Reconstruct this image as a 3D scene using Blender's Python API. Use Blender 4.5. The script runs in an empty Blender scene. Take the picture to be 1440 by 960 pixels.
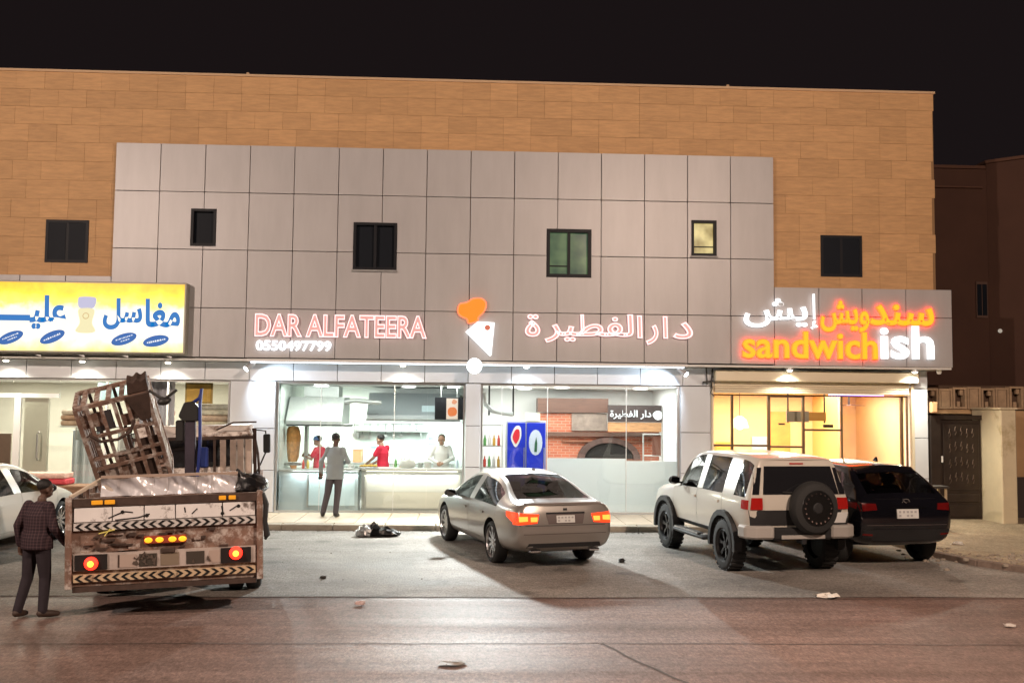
import bpy, bmesh, math, random
from mathutils import Vector, Matrix, Euler
from mathutils.bvhtree import BVHTree
random.seed(7)
SC = bpy.context.scene
COL = SC.collection
R = math.radians

# ------------------------------------------------------------------ camera, sky, light, exposure
cam_data = bpy.data.cameras.new('camera'); cam = bpy.data.objects.new('camera', cam_data); COL.objects.link(cam)
SC.camera = cam
cam_data.sensor_width = 36.0; cam_data.lens = 35.0; cam_data.clip_start = .1; cam_data.clip_end = 2000
def aim_camera(loc, pitch, roll, yaw):
    c, s = math.cos(yaw), math.sin(yaw)
    fw, rt, up = Vector((-s, c, 0)), Vector((c, s, 0)), Vector((0, 0, 1))
    F = fw*math.cos(pitch)+up*math.sin(pitch); U = up*math.cos(pitch)-fw*math.sin(pitch)
    R2 = rt*math.cos(roll)+U*math.sin(roll); U2 = U*math.cos(roll)-rt*math.sin(roll)
    m = Matrix((R2, U2, -F)).transposed().to_4x4(); m.translation = Vector(loc)
    cam.matrix_world = m
aim_camera((7.589, -21.364, 2.42), R(3.813), R(.63), R(-2.531))
wd = bpy.data.worlds.new('World'); SC.world = wd; wd.use_nodes = True
wd.node_tree.nodes['Background'].inputs[0].default_value = (.0095, .0066, .0070, 1)   # night sky over a lit town
wd.node_tree.nodes['Background'].inputs[1].default_value = 1.0
SC.view_settings.view_transform = 'Standard'; SC.view_settings.look = 'None'
SC.view_settings.exposure = 0; SC.view_settings.gamma = 1
SC.cycles.use_denoising = True; SC.cycles.max_bounces = 7; SC.cycles.diffuse_bounces = 3
SC.cycles.transparent_max_bounces = 16; SC.cycles.sample_clamp_indirect = 4; SC.cycles.caustics_reflective = False
SC.cycles.caustics_refractive = False

def spot(name, loc, target, power, col, angle=120, blend=.6, size=.06, parent=None):
    d = bpy.data.lights.new(name, 'SPOT'); d.energy = power; d.color = col; d.spot_size = R(angle); d.spot_blend = blend
    d.shadow_soft_size = size
    o = bpy.data.objects.new(name, d); COL.objects.link(o); o.location = loc
    o.rotation_euler = (Vector(target)-Vector(loc)).to_track_quat('-Z', 'Y').to_euler()
    if parent:
        o.parent = parent; o.location = Vector(loc)-off(parent)
    return o
def area(name, loc, rot, sx, sy, power, col, parent=None):
    d = bpy.data.lights.new(name, 'AREA'); d.shape = 'RECTANGLE'; d.size = sx; d.size_y = sy; d.energy = power; d.color = col
    o = bpy.data.objects.new(name, d); COL.objects.link(o); o.location = loc; o.rotation_euler = rot
    if parent:
        o.parent = parent; o.location = Vector(loc)-off(parent)
    return o

# ------------------------------------------------------------------ materials
def S(r, g, b):
    f = lambda c: (c/255/12.92) if c/255 <= .04045 else ((c/255+.055)/1.055)**2.4
    return (f(r), f(g), f(b))
def rgba(c): return (c[0], c[1], c[2], 1)
_m = {}
def M(name, col=(.5, .5, .5), rough=.5, metal=0, var=0, vscale=4, stretch=(1, 1, 1), bump=0, bscale=60, emit=None, alpha=None,
      spec=.5, coat=0, rnd=0, dirt=None):
    """Principled material; var = colour mottling, rnd = change per object, dirt = (colour, amount, scale)."""
    if name in _m: return _m[name]
    m = bpy.data.materials.new(name); m.use_nodes = True; nt = m.node_tree; n = nt.nodes; l = nt.links
    p = n['Principled BSDF']
    p.inputs['Base Color'].default_value = rgba(col); p.inputs['Roughness'].default_value = rough
    p.inputs['Metallic'].default_value = metal; p.inputs['Specular IOR Level'].default_value = spec
    p.inputs['Coat Weight'].default_value = coat; p.inputs['Coat Roughness'].default_value = .08
    geo = n.new('ShaderNodeNewGeometry'); mp = n.new('ShaderNodeMapping'); l.new(geo.outputs['Position'], mp.inputs[0])
    mp.inputs['Scale'].default_value = stretch
    cur = None
    if var or rnd or dirt:
        rgb = n.new('ShaderNodeRGB'); rgb.outputs[0].default_value = rgba(col); cur = rgb.outputs[0]
        if var:
            no = n.new('ShaderNodeTexNoise'); no.inputs['Scale'].default_value = vscale; no.inputs['Detail'].default_value = 6
            no.inputs['Roughness'].default_value = .65; l.new(mp.outputs[0], no.inputs['Vector'])
            mr = n.new('ShaderNodeMapRange'); mr.inputs[1].default_value = .3; mr.inputs[2].default_value = .7
            mr.inputs[3].default_value = 1-var; mr.inputs[4].default_value = 1+var; l.new(no.outputs['Fac'], mr.inputs[0])
            mx = n.new('ShaderNodeVectorMath'); mx.operation = 'SCALE'; l.new(cur, mx.inputs[0]); l.new(mr.outputs[0], mx.inputs['Scale'])
            cur = mx.outputs[0]
        if rnd:
            oi = n.new('ShaderNodeObjectInfo'); mr = n.new('ShaderNodeMapRange'); mr.inputs[3].default_value = 1-rnd
            mr.inputs[4].default_value = 1+rnd; l.new(oi.outputs['Random'], mr.inputs[0])
            mx = n.new('ShaderNodeVectorMath'); mx.operation = 'SCALE'; l.new(cur, mx.inputs[0]); l.new(mr.outputs[0], mx.inputs['Scale'])
            cur = mx.outputs[0]
        if dirt:
            no = n.new('ShaderNodeTexNoise'); no.inputs['Scale'].default_value = dirt[2]; no.inputs['Detail'].default_value = 8
            no.inputs['Roughness'].default_value = .7; l.new(geo.outputs['Position'], no.inputs['Vector'])
            mr = n.new('ShaderNodeMapRange'); mr.inputs[1].default_value = .62-dirt[1]*.4; mr.inputs[2].default_value = .72-dirt[1]*.3
            l.new(no.outputs['Fac'], mr.inputs[0])
            mx = n.new('ShaderNodeMix'); mx.data_type = 'RGBA'; l.new(mr.outputs[0], mx.inputs[0]); l.new(cur, mx.inputs[6])
            mx.inputs[7].default_value = rgba(dirt[0]); cur = mx.outputs[2]
        l.new(cur, p.inputs['Base Color'])
    if bump:
        no = n.new('ShaderNodeTexNoise'); no.inputs['Scale'].default_value = bscale; no.inputs['Detail'].default_value = 5
        l.new(mp.outputs[0], no.inputs['Vector'])
        b = n.new('ShaderNodeBump'); b.inputs['Strength'].default_value = bump; b.inputs['Distance'].default_value = .02
        l.new(no.outputs['Fac'], b.inputs['Height']); l.new(b.outputs[0], p.inputs['Normal'])
    if emit:
        p.inputs['Emission Color'].default_value = rgba(emit[0]); p.inputs['Emission Strength'].default_value = emit[1]
    if alpha is not None: p.inputs['Alpha'].default_value = alpha
    _m[name] = m
    return m
def glass(name, tint=(1, 1, 1), refl=.06, rough=.02):
    if name in _m: return _m[name]
    m = bpy.data.materials.new(name); m.use_nodes = True; nt = m.node_tree; n = nt.nodes; l = nt.links
    n.remove(n['Principled BSDF']); out = n['Material Output']
    t = n.new('ShaderNodeBsdfTransparent'); t.inputs[0].default_value = rgba(tint)
    g = n.new('ShaderNodeBsdfGlossy'); g.inputs['Roughness'].default_value = rough
    lw = n.new('ShaderNodeLayerWeight'); lw.inputs[0].default_value = .35
    mr = n.new('ShaderNodeMapRange'); mr.inputs[3].default_value = refl; mr.inputs[4].default_value = min(1, refl+.5)
    l.new(lw.outputs['Fresnel'], mr.inputs[0])
    mx = n.new('ShaderNodeMixShader'); l.new(mr.outputs[0], mx.inputs[0]); l.new(t.outputs[0], mx.inputs[1]); l.new(g.outputs[0], mx.inputs[2])
    l.new(mx.outputs[0], out.inputs[0]); _m[name] = m
    return m
def E(name, col, strength): return M(name, (.02, .02, .02), .6, emit=(col, strength))

# ------------------------------------------------------------------ mesh builder
def off(o):
    v = Vector((0, 0, 0))
    while o is not None: v += o.location; o = o.parent
    return v
class MB:
    def __init__(s): s.v = []; s.f = []; s.mi = []
    def add(s, vs, fs, m=0):
        b = len(s.v); s.v += [Vector(p) for p in vs]
        for q in fs: s.f.append([b+i for i in q]); s.mi.append(m)
        return s
    def box(s, x0, x1, y0, y1, z0, z1, m=0):
        return s.add([(x0, y0, z0), (x1, y0, z0), (x1, y1, z0), (x0, y1, z0), (x0, y0, z1), (x1, y0, z1), (x1, y1, z1), (x0, y1, z1)],
                     [(0, 3, 2, 1), (4, 5, 6, 7), (0, 1, 5, 4), (1, 2, 6, 5), (2, 3, 7, 6), (3, 0, 4, 7)], m)
    def bar(s, p0, p1, w, h=None, up=(0, 0, 1), m=0):
        p0, p1 = Vector(p0), Vector(p1); h = h or w
        d = (p1-p0).normalized(); u = Vector(up)
        if abs(d.dot(u)) > .95: u = Vector((0, 1, 0))
        a = d.cross(u).normalized()*w/2; b = a.cross(d).normalized()*h/2
        vs = [p0-a-b, p0+a-b, p0+a+b, p0-a+b, p1-a-b, p1+a-b, p1+a+b, p1-a+b]
        return s.add(vs, [(0, 3, 2, 1), (4, 5, 6, 7), (0, 1, 5, 4), (1, 2, 6, 5), (2, 3, 7, 6), (3, 0, 4, 7)], m)
    def cyl(s, p0, p1, r, r1=None, n=14, m=0, caps=True):
        p0, p1 = Vector(p0), Vector(p1); r1 = r if r1 is None else r1
        d = (p1-p0).normalized(); u = Vector((0, 0, 1)) if abs(d.z) < .9 else Vector((0, 1, 0))
        a = d.cross(u).normalized(); b = a.cross(d)
        vs = []
        for p, q in ((p0, r), (p1, r1)):
            for k in range(n):
                t = 2*math.pi*k/n; vs.append(p+(a*math.cos(t)+b*math.sin(t))*q)
        fs = [(k, (k+1) % n, n+(k+1) % n, n+k) for k in range(n)]
        if caps: fs += [tuple(range(n-1, -1, -1)), tuple(range(n, 2*n))]
        return s.add(vs, fs, m)
    def tube(s, pts, r, n=8, m=0):
        pts = [Vector(p) for p in pts]; rings = []; vs = []
        for i, p in enumerate(pts):
            d = (pts[min(i+1, len(pts)-1)]-pts[max(i-1, 0)]).normalized()
            u = Vector((0, 0, 1)) if abs(d.z) < .9 else Vector((0, 1, 0))
            a = d.cross(u).normalized(); b = a.cross(d)
            rr = r[i] if isinstance(r, (list, tuple)) else r
            vs += [p+(a*math.cos(2*math.pi*k/n)+b*math.sin(2*math.pi*k/n))*rr for k in range(n)]
        fs = []
        for i in range(len(pts)-1):
            fs += [(i*n+k, i*n+(k+1) % n, (i+1)*n+(k+1) % n, (i+1)*n+k) for k in range(n)]
        fs += [tuple(range(n-1, -1, -1)), tuple(range((len(pts)-1)*n, len(pts)*n))]
        return s.add(vs, fs, m)
    def prism(s, pts, a, b, axis='y', m=0):
        """pts: 2-d outline; axis y -> (x,z), x -> (y,z), z -> (x,y)."""
        P = {'y': lambda p, t: (p[0], t, p[1]), 'x': lambda p, t: (t, p[0], p[1]), 'z': lambda p, t: (p[0], p[1], t)}[axis]
        n = len(pts); vs = [P(p, a) for p in pts]+[P(p, b) for p in pts]
        return s.add(vs, [tuple(range(n)), tuple(range(2*n-1, n-1, -1))]+[(k, n+k, n+(k+1) % n, (k+1) % n) for k in range(n)], m)
    def sphere(s, c, r, nu=14, nv=9, m=0):
        c = Vector(c); r = Vector(r) if not isinstance(r, (int, float)) else Vector((r, r, r)); vs = [c+Vector((0, 0, r.z))]
        for i in range(1, nv):
            t = math.pi*i/nv
            vs += [c+Vector((r.x*math.sin(t)*math.cos(2*math.pi*k/nu), r.y*math.sin(t)*math.sin(2*math.pi*k/nu), r.z*math.cos(t))) for k in range(nu)]
        vs.append(c-Vector((0, 0, r.z))); e = len(vs)-1
        fs = [(0, 1+k, 1+(k+1) % nu) for k in range(nu)]
        for i in range(nv-2): fs += [(1+i*nu+k, 1+(i+1)*nu+k, 1+(i+1)*nu+(k+1) % nu, 1+i*nu+(k+1) % nu) for k in range(nu)]
        b = 1+(nv-2)*nu; fs += [(e, b+(k+1) % nu, b+k) for k in range(nu)]
        return s.add(vs, fs, m)
    def grid(s, fn, nu, nv, m=0):
        vs = [fn(i/nu, j/nv) for j in range(nv+1) for i in range(nu+1)]
        return s.add(vs, [(j*(nu+1)+i, j*(nu+1)+i+1, (j+1)*(nu+1)+i+1, (j+1)*(nu+1)+i) for j in range(nv) for i in range(nu)], m)
    def lathe(s, prof, c, axis='z', n=24, m=0):
        """prof: (radius, along)"""
        c = Vector(c); vs = []
        for r, h in prof:
            for k in range(n):
                t = 2*math.pi*k/n; a, b = r*math.cos(t), r*math.sin(t)
                vs.append(c+Vector({'z': (a, b, h), 'x': (h, a, b), 'y': (b, h, a)}[axis]))
        fs = [(i*n+k, i*n+(k+1) % n, (i+1)*n+(k+1) % n, (i+1)*n+k) for i in range(len(prof)-1) for k in range(n)]
        return s.add(vs, fs, m)
    def build(s, name, mat, parent=None, smooth=False, bevel=0, local=False, fix=True):
        me = bpy.data.meshes.new(name); o_ = off(parent) if (parent and not local) else Vector((0, 0, 0))
        me.from_pydata([tuple(p-o_) for p in s.v], [], s.f)
        for k in (mat if isinstance(mat, (list, tuple)) else [mat]): me.materials.append(k)
        me.polygons.foreach_set('material_index', s.mi)
        if fix or bevel:
            bm = bmesh.new(); bm.from_mesh(me)
            if fix: bmesh.ops.recalc_face_normals(bm, faces=bm.faces)
            if bevel:
                ed = [e for e in bm.edges if len(e.link_faces) == 2 and e.calc_face_angle(0) > .5]
                bmesh.ops.bevel(bm, geom=ed, offset=bevel, segments=1, affect='EDGES', clamp_overlap=True)
            bm.to_mesh(me); bm.free()
        if smooth: smooth_by_angle(me, R(40))
        o = bpy.data.objects.new(name, me); COL.objects.link(o)
        if parent: o.parent = parent
        return o
def smooth_by_angle(me, ang):
    bm = bmesh.new(); bm.from_mesh(me)
    for f in bm.faces: f.smooth = True
    for e in bm.edges: e.smooth = not (len(e.link_faces) == 2 and e.calc_face_angle(0) > ang)
    bm.to_mesh(me); bm.free()
def tag(o, label=None, cat=None, group=None, kind=None):
    if label: o['label'] = label
    if cat: o['category'] = cat
    if group: o['group'] = group
    if kind: o['kind'] = kind
    return o
def thing(name, label, cat, loc=(0, 0, 0), rz=0, group=None):
    o = bpy.data.objects.new(name, None); COL.objects.link(o); o.empty_display_size = .2
    o.location = loc; o.rotation_euler = (0, 0, rz)
    return tag(o, label, cat, group)
def copy_tree(o, parent=None):
    c = o.copy(); COL.objects.link(c)
    if parent: c.parent = parent
    for ch in list(o.children): copy_tree(ch, c)
    return c
def bx(name, mat, parent, x0, x1, y0, y1, z0, z1, bevel=0, **k):
    return MB().box(x0, x1, y0, y1, z0, z1).build(name, mat, parent, bevel=bevel, **k)

# ------------------------------------------------------------------ text to mesh (built-in font)
DG = None
def text_mesh(s, size=1, offset=0, extrude=0, outline=0, res=3):
    cu = bpy.data.curves.new('lettering', 'FONT'); cu.body = s; cu.size = size; cu.offset = offset; cu.resolution_u = res
    cu.extrude = extrude
    if outline: cu.fill_mode = 'NONE'; cu.bevel_depth = outline; cu.bevel_resolution = 1
    o = bpy.data.objects.new('lettering', cu); COL.objects.link(o)
    dg = bpy.context.evaluated_depsgraph_get(); me = bpy.data.meshes.new_from_object(o.evaluated_get(dg))
    bpy.data.objects.remove(o); bpy.data.curves.remove(cu)
    return me
def bounds(me):
    xs = [v.co.x for v in me.vertices]; ys = [v.co.y for v in me.vertices]
    return min(xs), max(xs), min(ys), max(ys)
def set_text(me, box_src, x0, x1, z0, z1, y):
    """stand flat text upright on the plane y (towards -y), scaling box_src onto x0..x1, z0..z1"""
    a, b, c, d = box_src; sx, sz = (x1-x0)/(b-a), (z1-z0)/(d-c)
    for v in me.vertices:
        p = v.co.copy(); v.co = (x0+(p.x-a)*sx, y-p.z, z0+(p.y-c)*sz)
    me.update()
def text_obj(name, me, mat, parent):
    o_ = off(parent) if parent else Vector((0, 0, 0))
    for v in me.vertices: v.co -= o_
    me.materials.clear(); me.materials.append(mat)
    me.name = name
    o = bpy.data.objects.new(name, me); COL.objects.link(o)
    if parent: o.parent = parent
    return o
# ------------------------------------------------------------------ street lamps across the road (they light the facade)
def street_lamp(x, y, label, power, col, tgt):
    t = thing('street_lamp', label, 'street lamp', (x, y, 0), 0, 'street lamps across the road')
    g = M('lamp_post_grey', (.3, .3, .3), .45, .8)
    MB().cyl((x, y, 0), (x, y, 9), .1, .06).build('pole', g, t, True)
    MB().tube([(x, y, 8.9), (x, y+.4, 9.3), (x, y+1.6, 9.5)], .04).build('arm', g, t, True)
    h = MB().box(x-.16, x+.16, y+1.4, y+2.1, 9.44, 9.58).build('lamp_head', g, t, bevel=.03)
    MB().box(x-.12, x+.12, y+1.5, y+2.0, 9.425, 9.439).build('lens', E('street_lens', col, 20), h)
    spot('street_light', (x, y+1.75, 9.38), tgt, power, col, 150, .5, .15, t)
street_lamp(-6, -20, 'grey street lamp with a warm light on the far side of the road, west end', 10500, (1, .77, .63), (2, 0, 4))
street_lamp(14.5, -20, 'grey street lamp with a warm light on the far side of the road, east end', 9500, (1, .74, .58), (14, 0, 4))

# ------------------------------------------------------------------ ground
def ground_mat(name, col, var, streak, rough, spec, bump, bscale, patch):
    m = bpy.data.materials.new(name); m.use_nodes = True; nt = m.node_tree; n = nt.nodes; l = nt.links; p = n['Principled BSDF']
    geo = n.new('ShaderNodeNewGeometry')
    def noise(scale, st, det=6, rg=.6):
        mp = n.new('ShaderNodeMapping'); mp.inputs['Scale'].default_value = st; l.new(geo.outputs['Position'], mp.inputs[0])
        no = n.new('ShaderNodeTexNoise'); no.inputs['Scale'].default_value = scale; no.inputs['Detail'].default_value = det
        no.inputs['Roughness'].default_value = rg; l.new(mp.outputs[0], no.inputs['Vector']); return no.outputs['Fac']
    def rng(x, a, b, c, d):
        mr = n.new('ShaderNodeMapRange'); l.new(x, mr.inputs[0])
        for i, q in enumerate((a, b, c, d)): mr.inputs[i+1].default_value = q
        return mr.outputs[0]
    def mul(a, b):
        q = n.new('ShaderNodeMath'); q.operation = 'MULTIPLY'; l.new(a, q.inputs[0]); l.new(b, q.inputs[1]); return q.outputs[0]
    f = mul(rng(noise(.35, (1, 1, 1)), .3, .7, 1-var, 1+var), rng(noise(1.3, streak), .3, .7, 1-var*.9, 1+var*.9))
    f = mul(f, rng(noise(55, (1, 1, 1), 3, .8), .25, .75, 1-var*.9, 1+var*.9))
    f = mul(f, rng(noise(11, (1, 1, 1), 5, .75), .3, .7, 1-var, 1+var))
    f = mul(f, rng(noise(38, (1, .35, 1), 4, .8), .3, .7, 1-var*1.5, 1+var*1.5))
    vo = n.new('ShaderNodeTexVoronoi'); vo.inputs['Scale'].default_value = 1.1; l.new(geo.outputs['Position'], vo.inputs['Vector'])
    oil = rng(vo.outputs['Distance'], .1, .22, patch, 1); f = mul(f, oil)
    v = n.new('ShaderNodeVectorMath'); v.operation = 'SCALE'; v.inputs[0].default_value = col; l.new(f, v.inputs['Scale'])
    l.new(v.outputs[0], p.inputs['Base Color'])
    l.new(rng(noise(.8, streak), .3, .7, rough-.1, rough+.12), p.inputs['Roughness'])
    p.inputs['Specular IOR Level'].default_value = spec
    b = n.new('ShaderNodeBump'); b.inputs['Strength'].default_value = bump; b.inputs['Distance'].default_value = .015
    l.new(noise(bscale, (1, 1, 1), 4, .75), b.inputs['Height']); l.new(b.outputs[0], p.inputs['Normal'])
    return m
g_mat = ground_mat('dusty_ground', (.2, .17, .14), .2, (.4, 1, 1), .9, .3, .4, 40, .9)
park_mat = ground_mat('worn_concrete', (.24, .218, .196), .31, (.5, 1, 1), .7, .4, 1.0, 30, .62)
road_mat = ground_mat('polished_asphalt', (.195, .136, .117), .27, (.12, 1.8, 1), .46, .08, .45, 60, .93)
MB().add([(-600, -600, -.014), (600, -600, -.014), (600, 600, -.014), (-600, 600, -.014)], [(0, 1, 2, 3)]).build('ground', g_mat)['kind'] = 'structure'
random.seed(3)
xs = [-60+i*1.5 for i in range(81)]
jit = [-8.4+random.uniform(-.1, .1) for _ in xs]
MB().add([(x, y, 0) for x, y in zip(xs, jit)]+[(x, -1.6, 0) for x in xs], [(i, i+1, 81+i+1, 81+i) for i in range(80)]).build('parking_lot', park_mat)['kind'] = 'structure'
MB().add([(-60, -34, -.008), (60, -34, -.008), (60, -8.2, -.008), (-60, -8.2, -.008)], [(0, 1, 2, 3)]).build('road', road_mat)['kind'] = 'structure'
crack = M('tar_crack', (.085, .07, .062), .8)
def ribbon(mb, pts, w, z):
    for (a, b) in zip(pts, pts[1:]):
        a, b = Vector((a[0], a[1], z)), Vector((b[0], b[1], z)); t = (b-a).normalized().cross(Vector((0, 0, 1)))*w/2
        mb.add([a-t, a+t, b+t, b-t], [(0, 1, 2, 3)])
mb = MB()
def wig(p0, p1, n, a): return [(p0[0]+(p1[0]-p0[0])*i/n+random.uniform(-a, a), p0[1]+(p1[1]-p0[1])*i/n+random.uniform(-a, a)) for i in range(n+1)]
ribbon(mb, wig((9.0, -10.9), (9.9, -13.2), 9, .02), .03, -.004)
ribbon(mb, wig((-8, -11.0), (9.0, -10.9), 26, .02), .018, -.003)
ribbon(mb, wig((9.0, -10.9), (22, -11.1), 22, .02), .018, -.002)
ribbon(mb, wig((-8, -8.48), (24, -8.46), 50, .05), .02, -.001)
mb.build('road_crack', crack)['kind'] = 'structure'
# pavement in front of the shops with its kerb stones
pav = thing('pavement', None, None, (6, -1.6, 0)); pav['kind'] = 'structure'
pv = M('pavement_tile', S(196, 180, 158), .55, var=.12, vscale=5, bump=.2, bscale=40, rnd=.05)
x = -6.0; i = 0
while x < 15.2:
    MB().box(x+.006, x+.594, -1.34, .5, .02, .12).build('paving_slab', pv, pav, bevel=.004); x += .6
ks = M('kerb_stone', S(170, 160, 145), .7, var=.15, vscale=7, bump=.3, bscale=50, rnd=.08)
x = -6.0
while x < 15.2:
    MB().box(x+.008, x+.992, -1.62, -1.35, -.02, .115).build('kerb', ks, pav, bevel=.012); x += 1.0
# raised dusty verge at the right end
vm = ground_mat('sandy_verge', (.36, .29, .2), .22, (1, 1, 1), .85, .3, 1.0, 12, .9)
vo = [(15.2, -1.64), (15.45, -4.6), (15.75, -5.7), (16.2, -6.4), (18, -6.75), (40, -7.2), (40, 14), (17.95, 14), (17.95, .5), (15.2, .5)]
mb = MB(); mb.prism(vo, -.05, .07, 'z'); mb.build('verge', vm)['kind'] = 'structure'
mb = MB()
for (a, b) in zip(vo[1:6], vo[2:6]): 
    mb.bar((a[0], a[1], .03), (b[0], b[1], .03), .14, .13)
mb.build('verge_kerb', M('broken_kerb', (.2, .15, .12), .9, var=.3, vscale=8), bevel=.01)['kind'] = 'structure'
mb = MB(); random.seed(11)
for k in range(150):
    t = random.random(); cx, cy = 15.2+t*2.6+random.gauss(0, .2), -5.0-t*.7+random.gauss(0, .45)
    s = random.uniform(.012, .05); mb.sphere((cx, cy, .075 if cx > 15.6 else .005), (s*1.3, s, s*.7), 5, 3)
mb.build('rubble', M('rubble_stone', (.4, .34, .27), .9, rnd=.2), None)['kind'] = 'stuff'

mb = MB(); random.seed(77)
for k in range(260):
    if k < 200: cx, cy = random.uniform(-3, 15), -1.66-abs(random.gauss(0, .12))
    else: cx, cy = random.uniform(0, 16), random.uniform(-8.3, -2)
    s = random.uniform(.005, .018)*(1 if k < 200 else .6); mb.sphere((cx, cy, s*.4), (s*1.3, s, s*.7), 5, 3)
mb.build('grit', M('grit_stone', (.2, .175, .15), .9), None)['kind'] = 'stuff'

# ------------------------------------------------------------------ the building
bld = thing('commercial_building', 'two storey stone clad building with shops on its ground floor', 'building', (8, .5, 0))
tile_m = M('sandstone_tile', (.57, .345, .17), .6, var=.14, vscale=3.0, stretch=(1, 1, 7), bump=.12, bscale=30, rnd=.07, spec=.3)
panel_m = M('aluminium_panel', (.475, .468, .478), .42, .1, var=.06, vscale=1.2, stretch=(2.5, 1, .5), rnd=.03, spec=.4)
white_panel = M('white_panel', (.68, .725, .78), .4, 0, var=.03, vscale=1, rnd=.02, spec=.4)
core_m = M('dark_joint', (.10, .07, .06), .9)
plain = M('rendered_wall', (.45, .36, .26), .85, var=.1, vscale=2)
X0, X1 = -9.0, 17.93
bx('wall', core_m, bld, X0, X1, .138, .5, 3.42, 9.53)
bx('tile_bed', M('tile_mortar', (.30, .18, .09), .9), bld, X0, X1-.003, .132, .137, 5.1, 9.53)
bx('wall', plain, bld, X0, X1-.002, .503, 13.5, 3.45, 9.5)
bx('roof_parapet', M('parapet_cap', (.6, .42, .26), .7), bld, X0, X1+.03, .07, .5, 9.535, 9.585)
for x in (2.7, 13.3): MB().cyl((x, .2, 9.586), (x, .2, 9.66), .05, .03, 8).build('roof_anchor', M('parapet_cap'), bld)
WIN = [(-1.44, -.54, 5.40, 6.32), (1.63, 2.17, 5.79, 6.60), (5.09, 6.03, 5.34, 6.37), (9.26, 10.24, 5.25, 6.31), (12.43, 12.99, 5.77, 6.56), (15.33, 16.26, 5.38, 6.30)]
def cut(rects, hole):
    out = []
    hx0, hx1, hz0, hz1 = hole
    for (a, b, c, d) in rects:
        if hx1 <= a or hx0 >= b or hz1 <= c or hz0 >= d: out.append((a, b, c, d)); continue
        if a < hx0: out.append((a, hx0, c, d))
        if b > hx1: out.append((hx1, b, c, d))
        m0, m1 = max(a, hx0), min(b, hx1)
        if c < hz0: out.append((m0, m1, c, hz0))
        if d > hz1: out.append((m0, m1, hz1, d))
    return [r for r in out if r[1]-r[0] > .02 and r[3]-r[2] > .02]
_tc = {}
def plate(name, mat, rect, y0, y1, gap, parent, bevel=.004):
    """one rectangular facing piece with its joint; windows cut out"""
    a, b, c, d = rect; full = (a+gap/2, b-gap/2, c+gap/2, d-gap/2); rs = [full]
    for w in WIN: rs = cut(rs, w)
    if not rs: return
    if rs == [full]:
        key = (name, round(b-a, 3), round(d-c, 3), round(y1-y0, 3))
        if key not in _tc:
            o = MB().box(0, full[1]-full[0], 0, y1-y0, 0, full[3]-full[2]).build(name, mat, None, bevel=bevel); _tc[key] = o.data
        else:
            o = bpy.data.objects.new(name, _tc[key]); COL.objects.link(o)
        o.parent = parent; o.location = Vector((full[0], y0, full[2]))-off(parent)
    else:
        mb = MB()
        for r in rs: mb.box(r[0], r[1], y0, y1, r[2], r[3])
        mb.build(name, mat, parent)
random.seed(5)
def tiles(x0, x1, z0, z1, first):
    n = round((z1-z0)/.39); h = (z1-z0)/n
    for r in range(n):
        x = x0-(0 if (r*7+first) % 3 else .3)
        while x < x1-.01:
            w = random.choice((.6, .6, .6, .9)); a, b = max(x, x0), min(x+w, x1)
            if b-a > .08: plate('stone_tile', tile_m, (a, b, z0+r*h, z0+(r+1)*h), .1+random.uniform(0, .004), .131, .0035, bld, .001)
            x += w
tiles(-3.4, 17.93, 8.002, 9.535, 0)
tiles(-3.4, 0, 5.12, 8.002, 1)
tiles(14.26, 17.93, 5.12, 8.002, 2)
bx('wall', M('sandstone_tile'), bld, X0, -3.4, .1, .131, 5.12, 9.535)
ZR = [3.423, 4.473, 5.721, 6.959, 8.002]
for c in range(15):
    for r in range(4): plate('cladding_panel', panel_m, (c*.95, (c+1)*.95+(.01 if c == 14 else 0), ZR[r], ZR[r+1]), 0, .13, .014, bld)
for c in range(-8, 0):
    plate('cladding_panel', panel_m, (c*.95, (c+1)*.95, ZR[0], ZR[1]), 0, .13, .014, bld)
    plate('cladding_panel', panel_m, (c*.95, (c+1)*.95, ZR[1], 5.12), 0, .13, .014, bld)
cx = [14.26, 15.25, 16.21, 17.19, 18.22]
for a, b in zip(cx, cx[1:]):
    plate('cladding_panel', panel_m, (a, b, 3.40, 4.49), 0, .13, .014, bld)
    plate('cladding_panel', panel_m, (a, b, 4.49, 5.12), 0, .13, .014, bld)
bx('fascia_return', panel_m, bld, 17.94, 18.21, .135, 1.3, 3.41, 5.11)
bx('soffit', M('soffit_white', (.75, .75, .74), .5), bld, X0, 18.2, .03, 1.2, 3.36, 3.40)
bx('soffit_trim', M('white_trim', (.8, .8, .8), .35), bld, 2.9, 12.35, .004, .029, 3.345, 3.405)
# upper windows
alu = M('black_aluminium', (.012, .013, .017), .5, 0, spec=.2)
dark_glass = M('dark_window_glass', (.008, .011, .017), .5, spec=.12)
def lit_glass(name, ca, cb, s, scale):
    m = M(name, (.02, .02, .02), .15, emit=(ca, s)); nt = m.node_tree; n = nt.nodes; l = nt.links
    if 'done' in m: return m
    m['done'] = 1; g = n.new('ShaderNodeNewGeometry'); no = n.new('ShaderNodeTexNoise'); no.inputs['Scale'].default_value = scale
    l.new(g.outputs['Position'], no.inputs['Vector']); mx = n.new('ShaderNodeMix'); mx.data_type = 'RGBA'
    mr = n.new('ShaderNodeMapRange'); mr.inputs[1].default_value = .35; mr.inputs[2].default_value = .65; l.new(no.outputs['Fac'], mr.inputs[0])
    l.new(mr.outputs[0], mx.inputs[0]); mx.inputs[6].default_value = rgba(ca); mx.inputs[7].default_value = rgba(cb)
    l.new(mx.outputs[2], n['Principled BSDF'].inputs['Emission Color']); return m
wl = ['wide dark upper window in the stone wall at the left end', 'small narrow dark upper window in the grey panels', 'large dark upper window in the grey panels',
      'upper window with green lit panes', 'small narrow upper window with yellow light inside', 'dark upper window in the stone wall at the right end']
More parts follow.
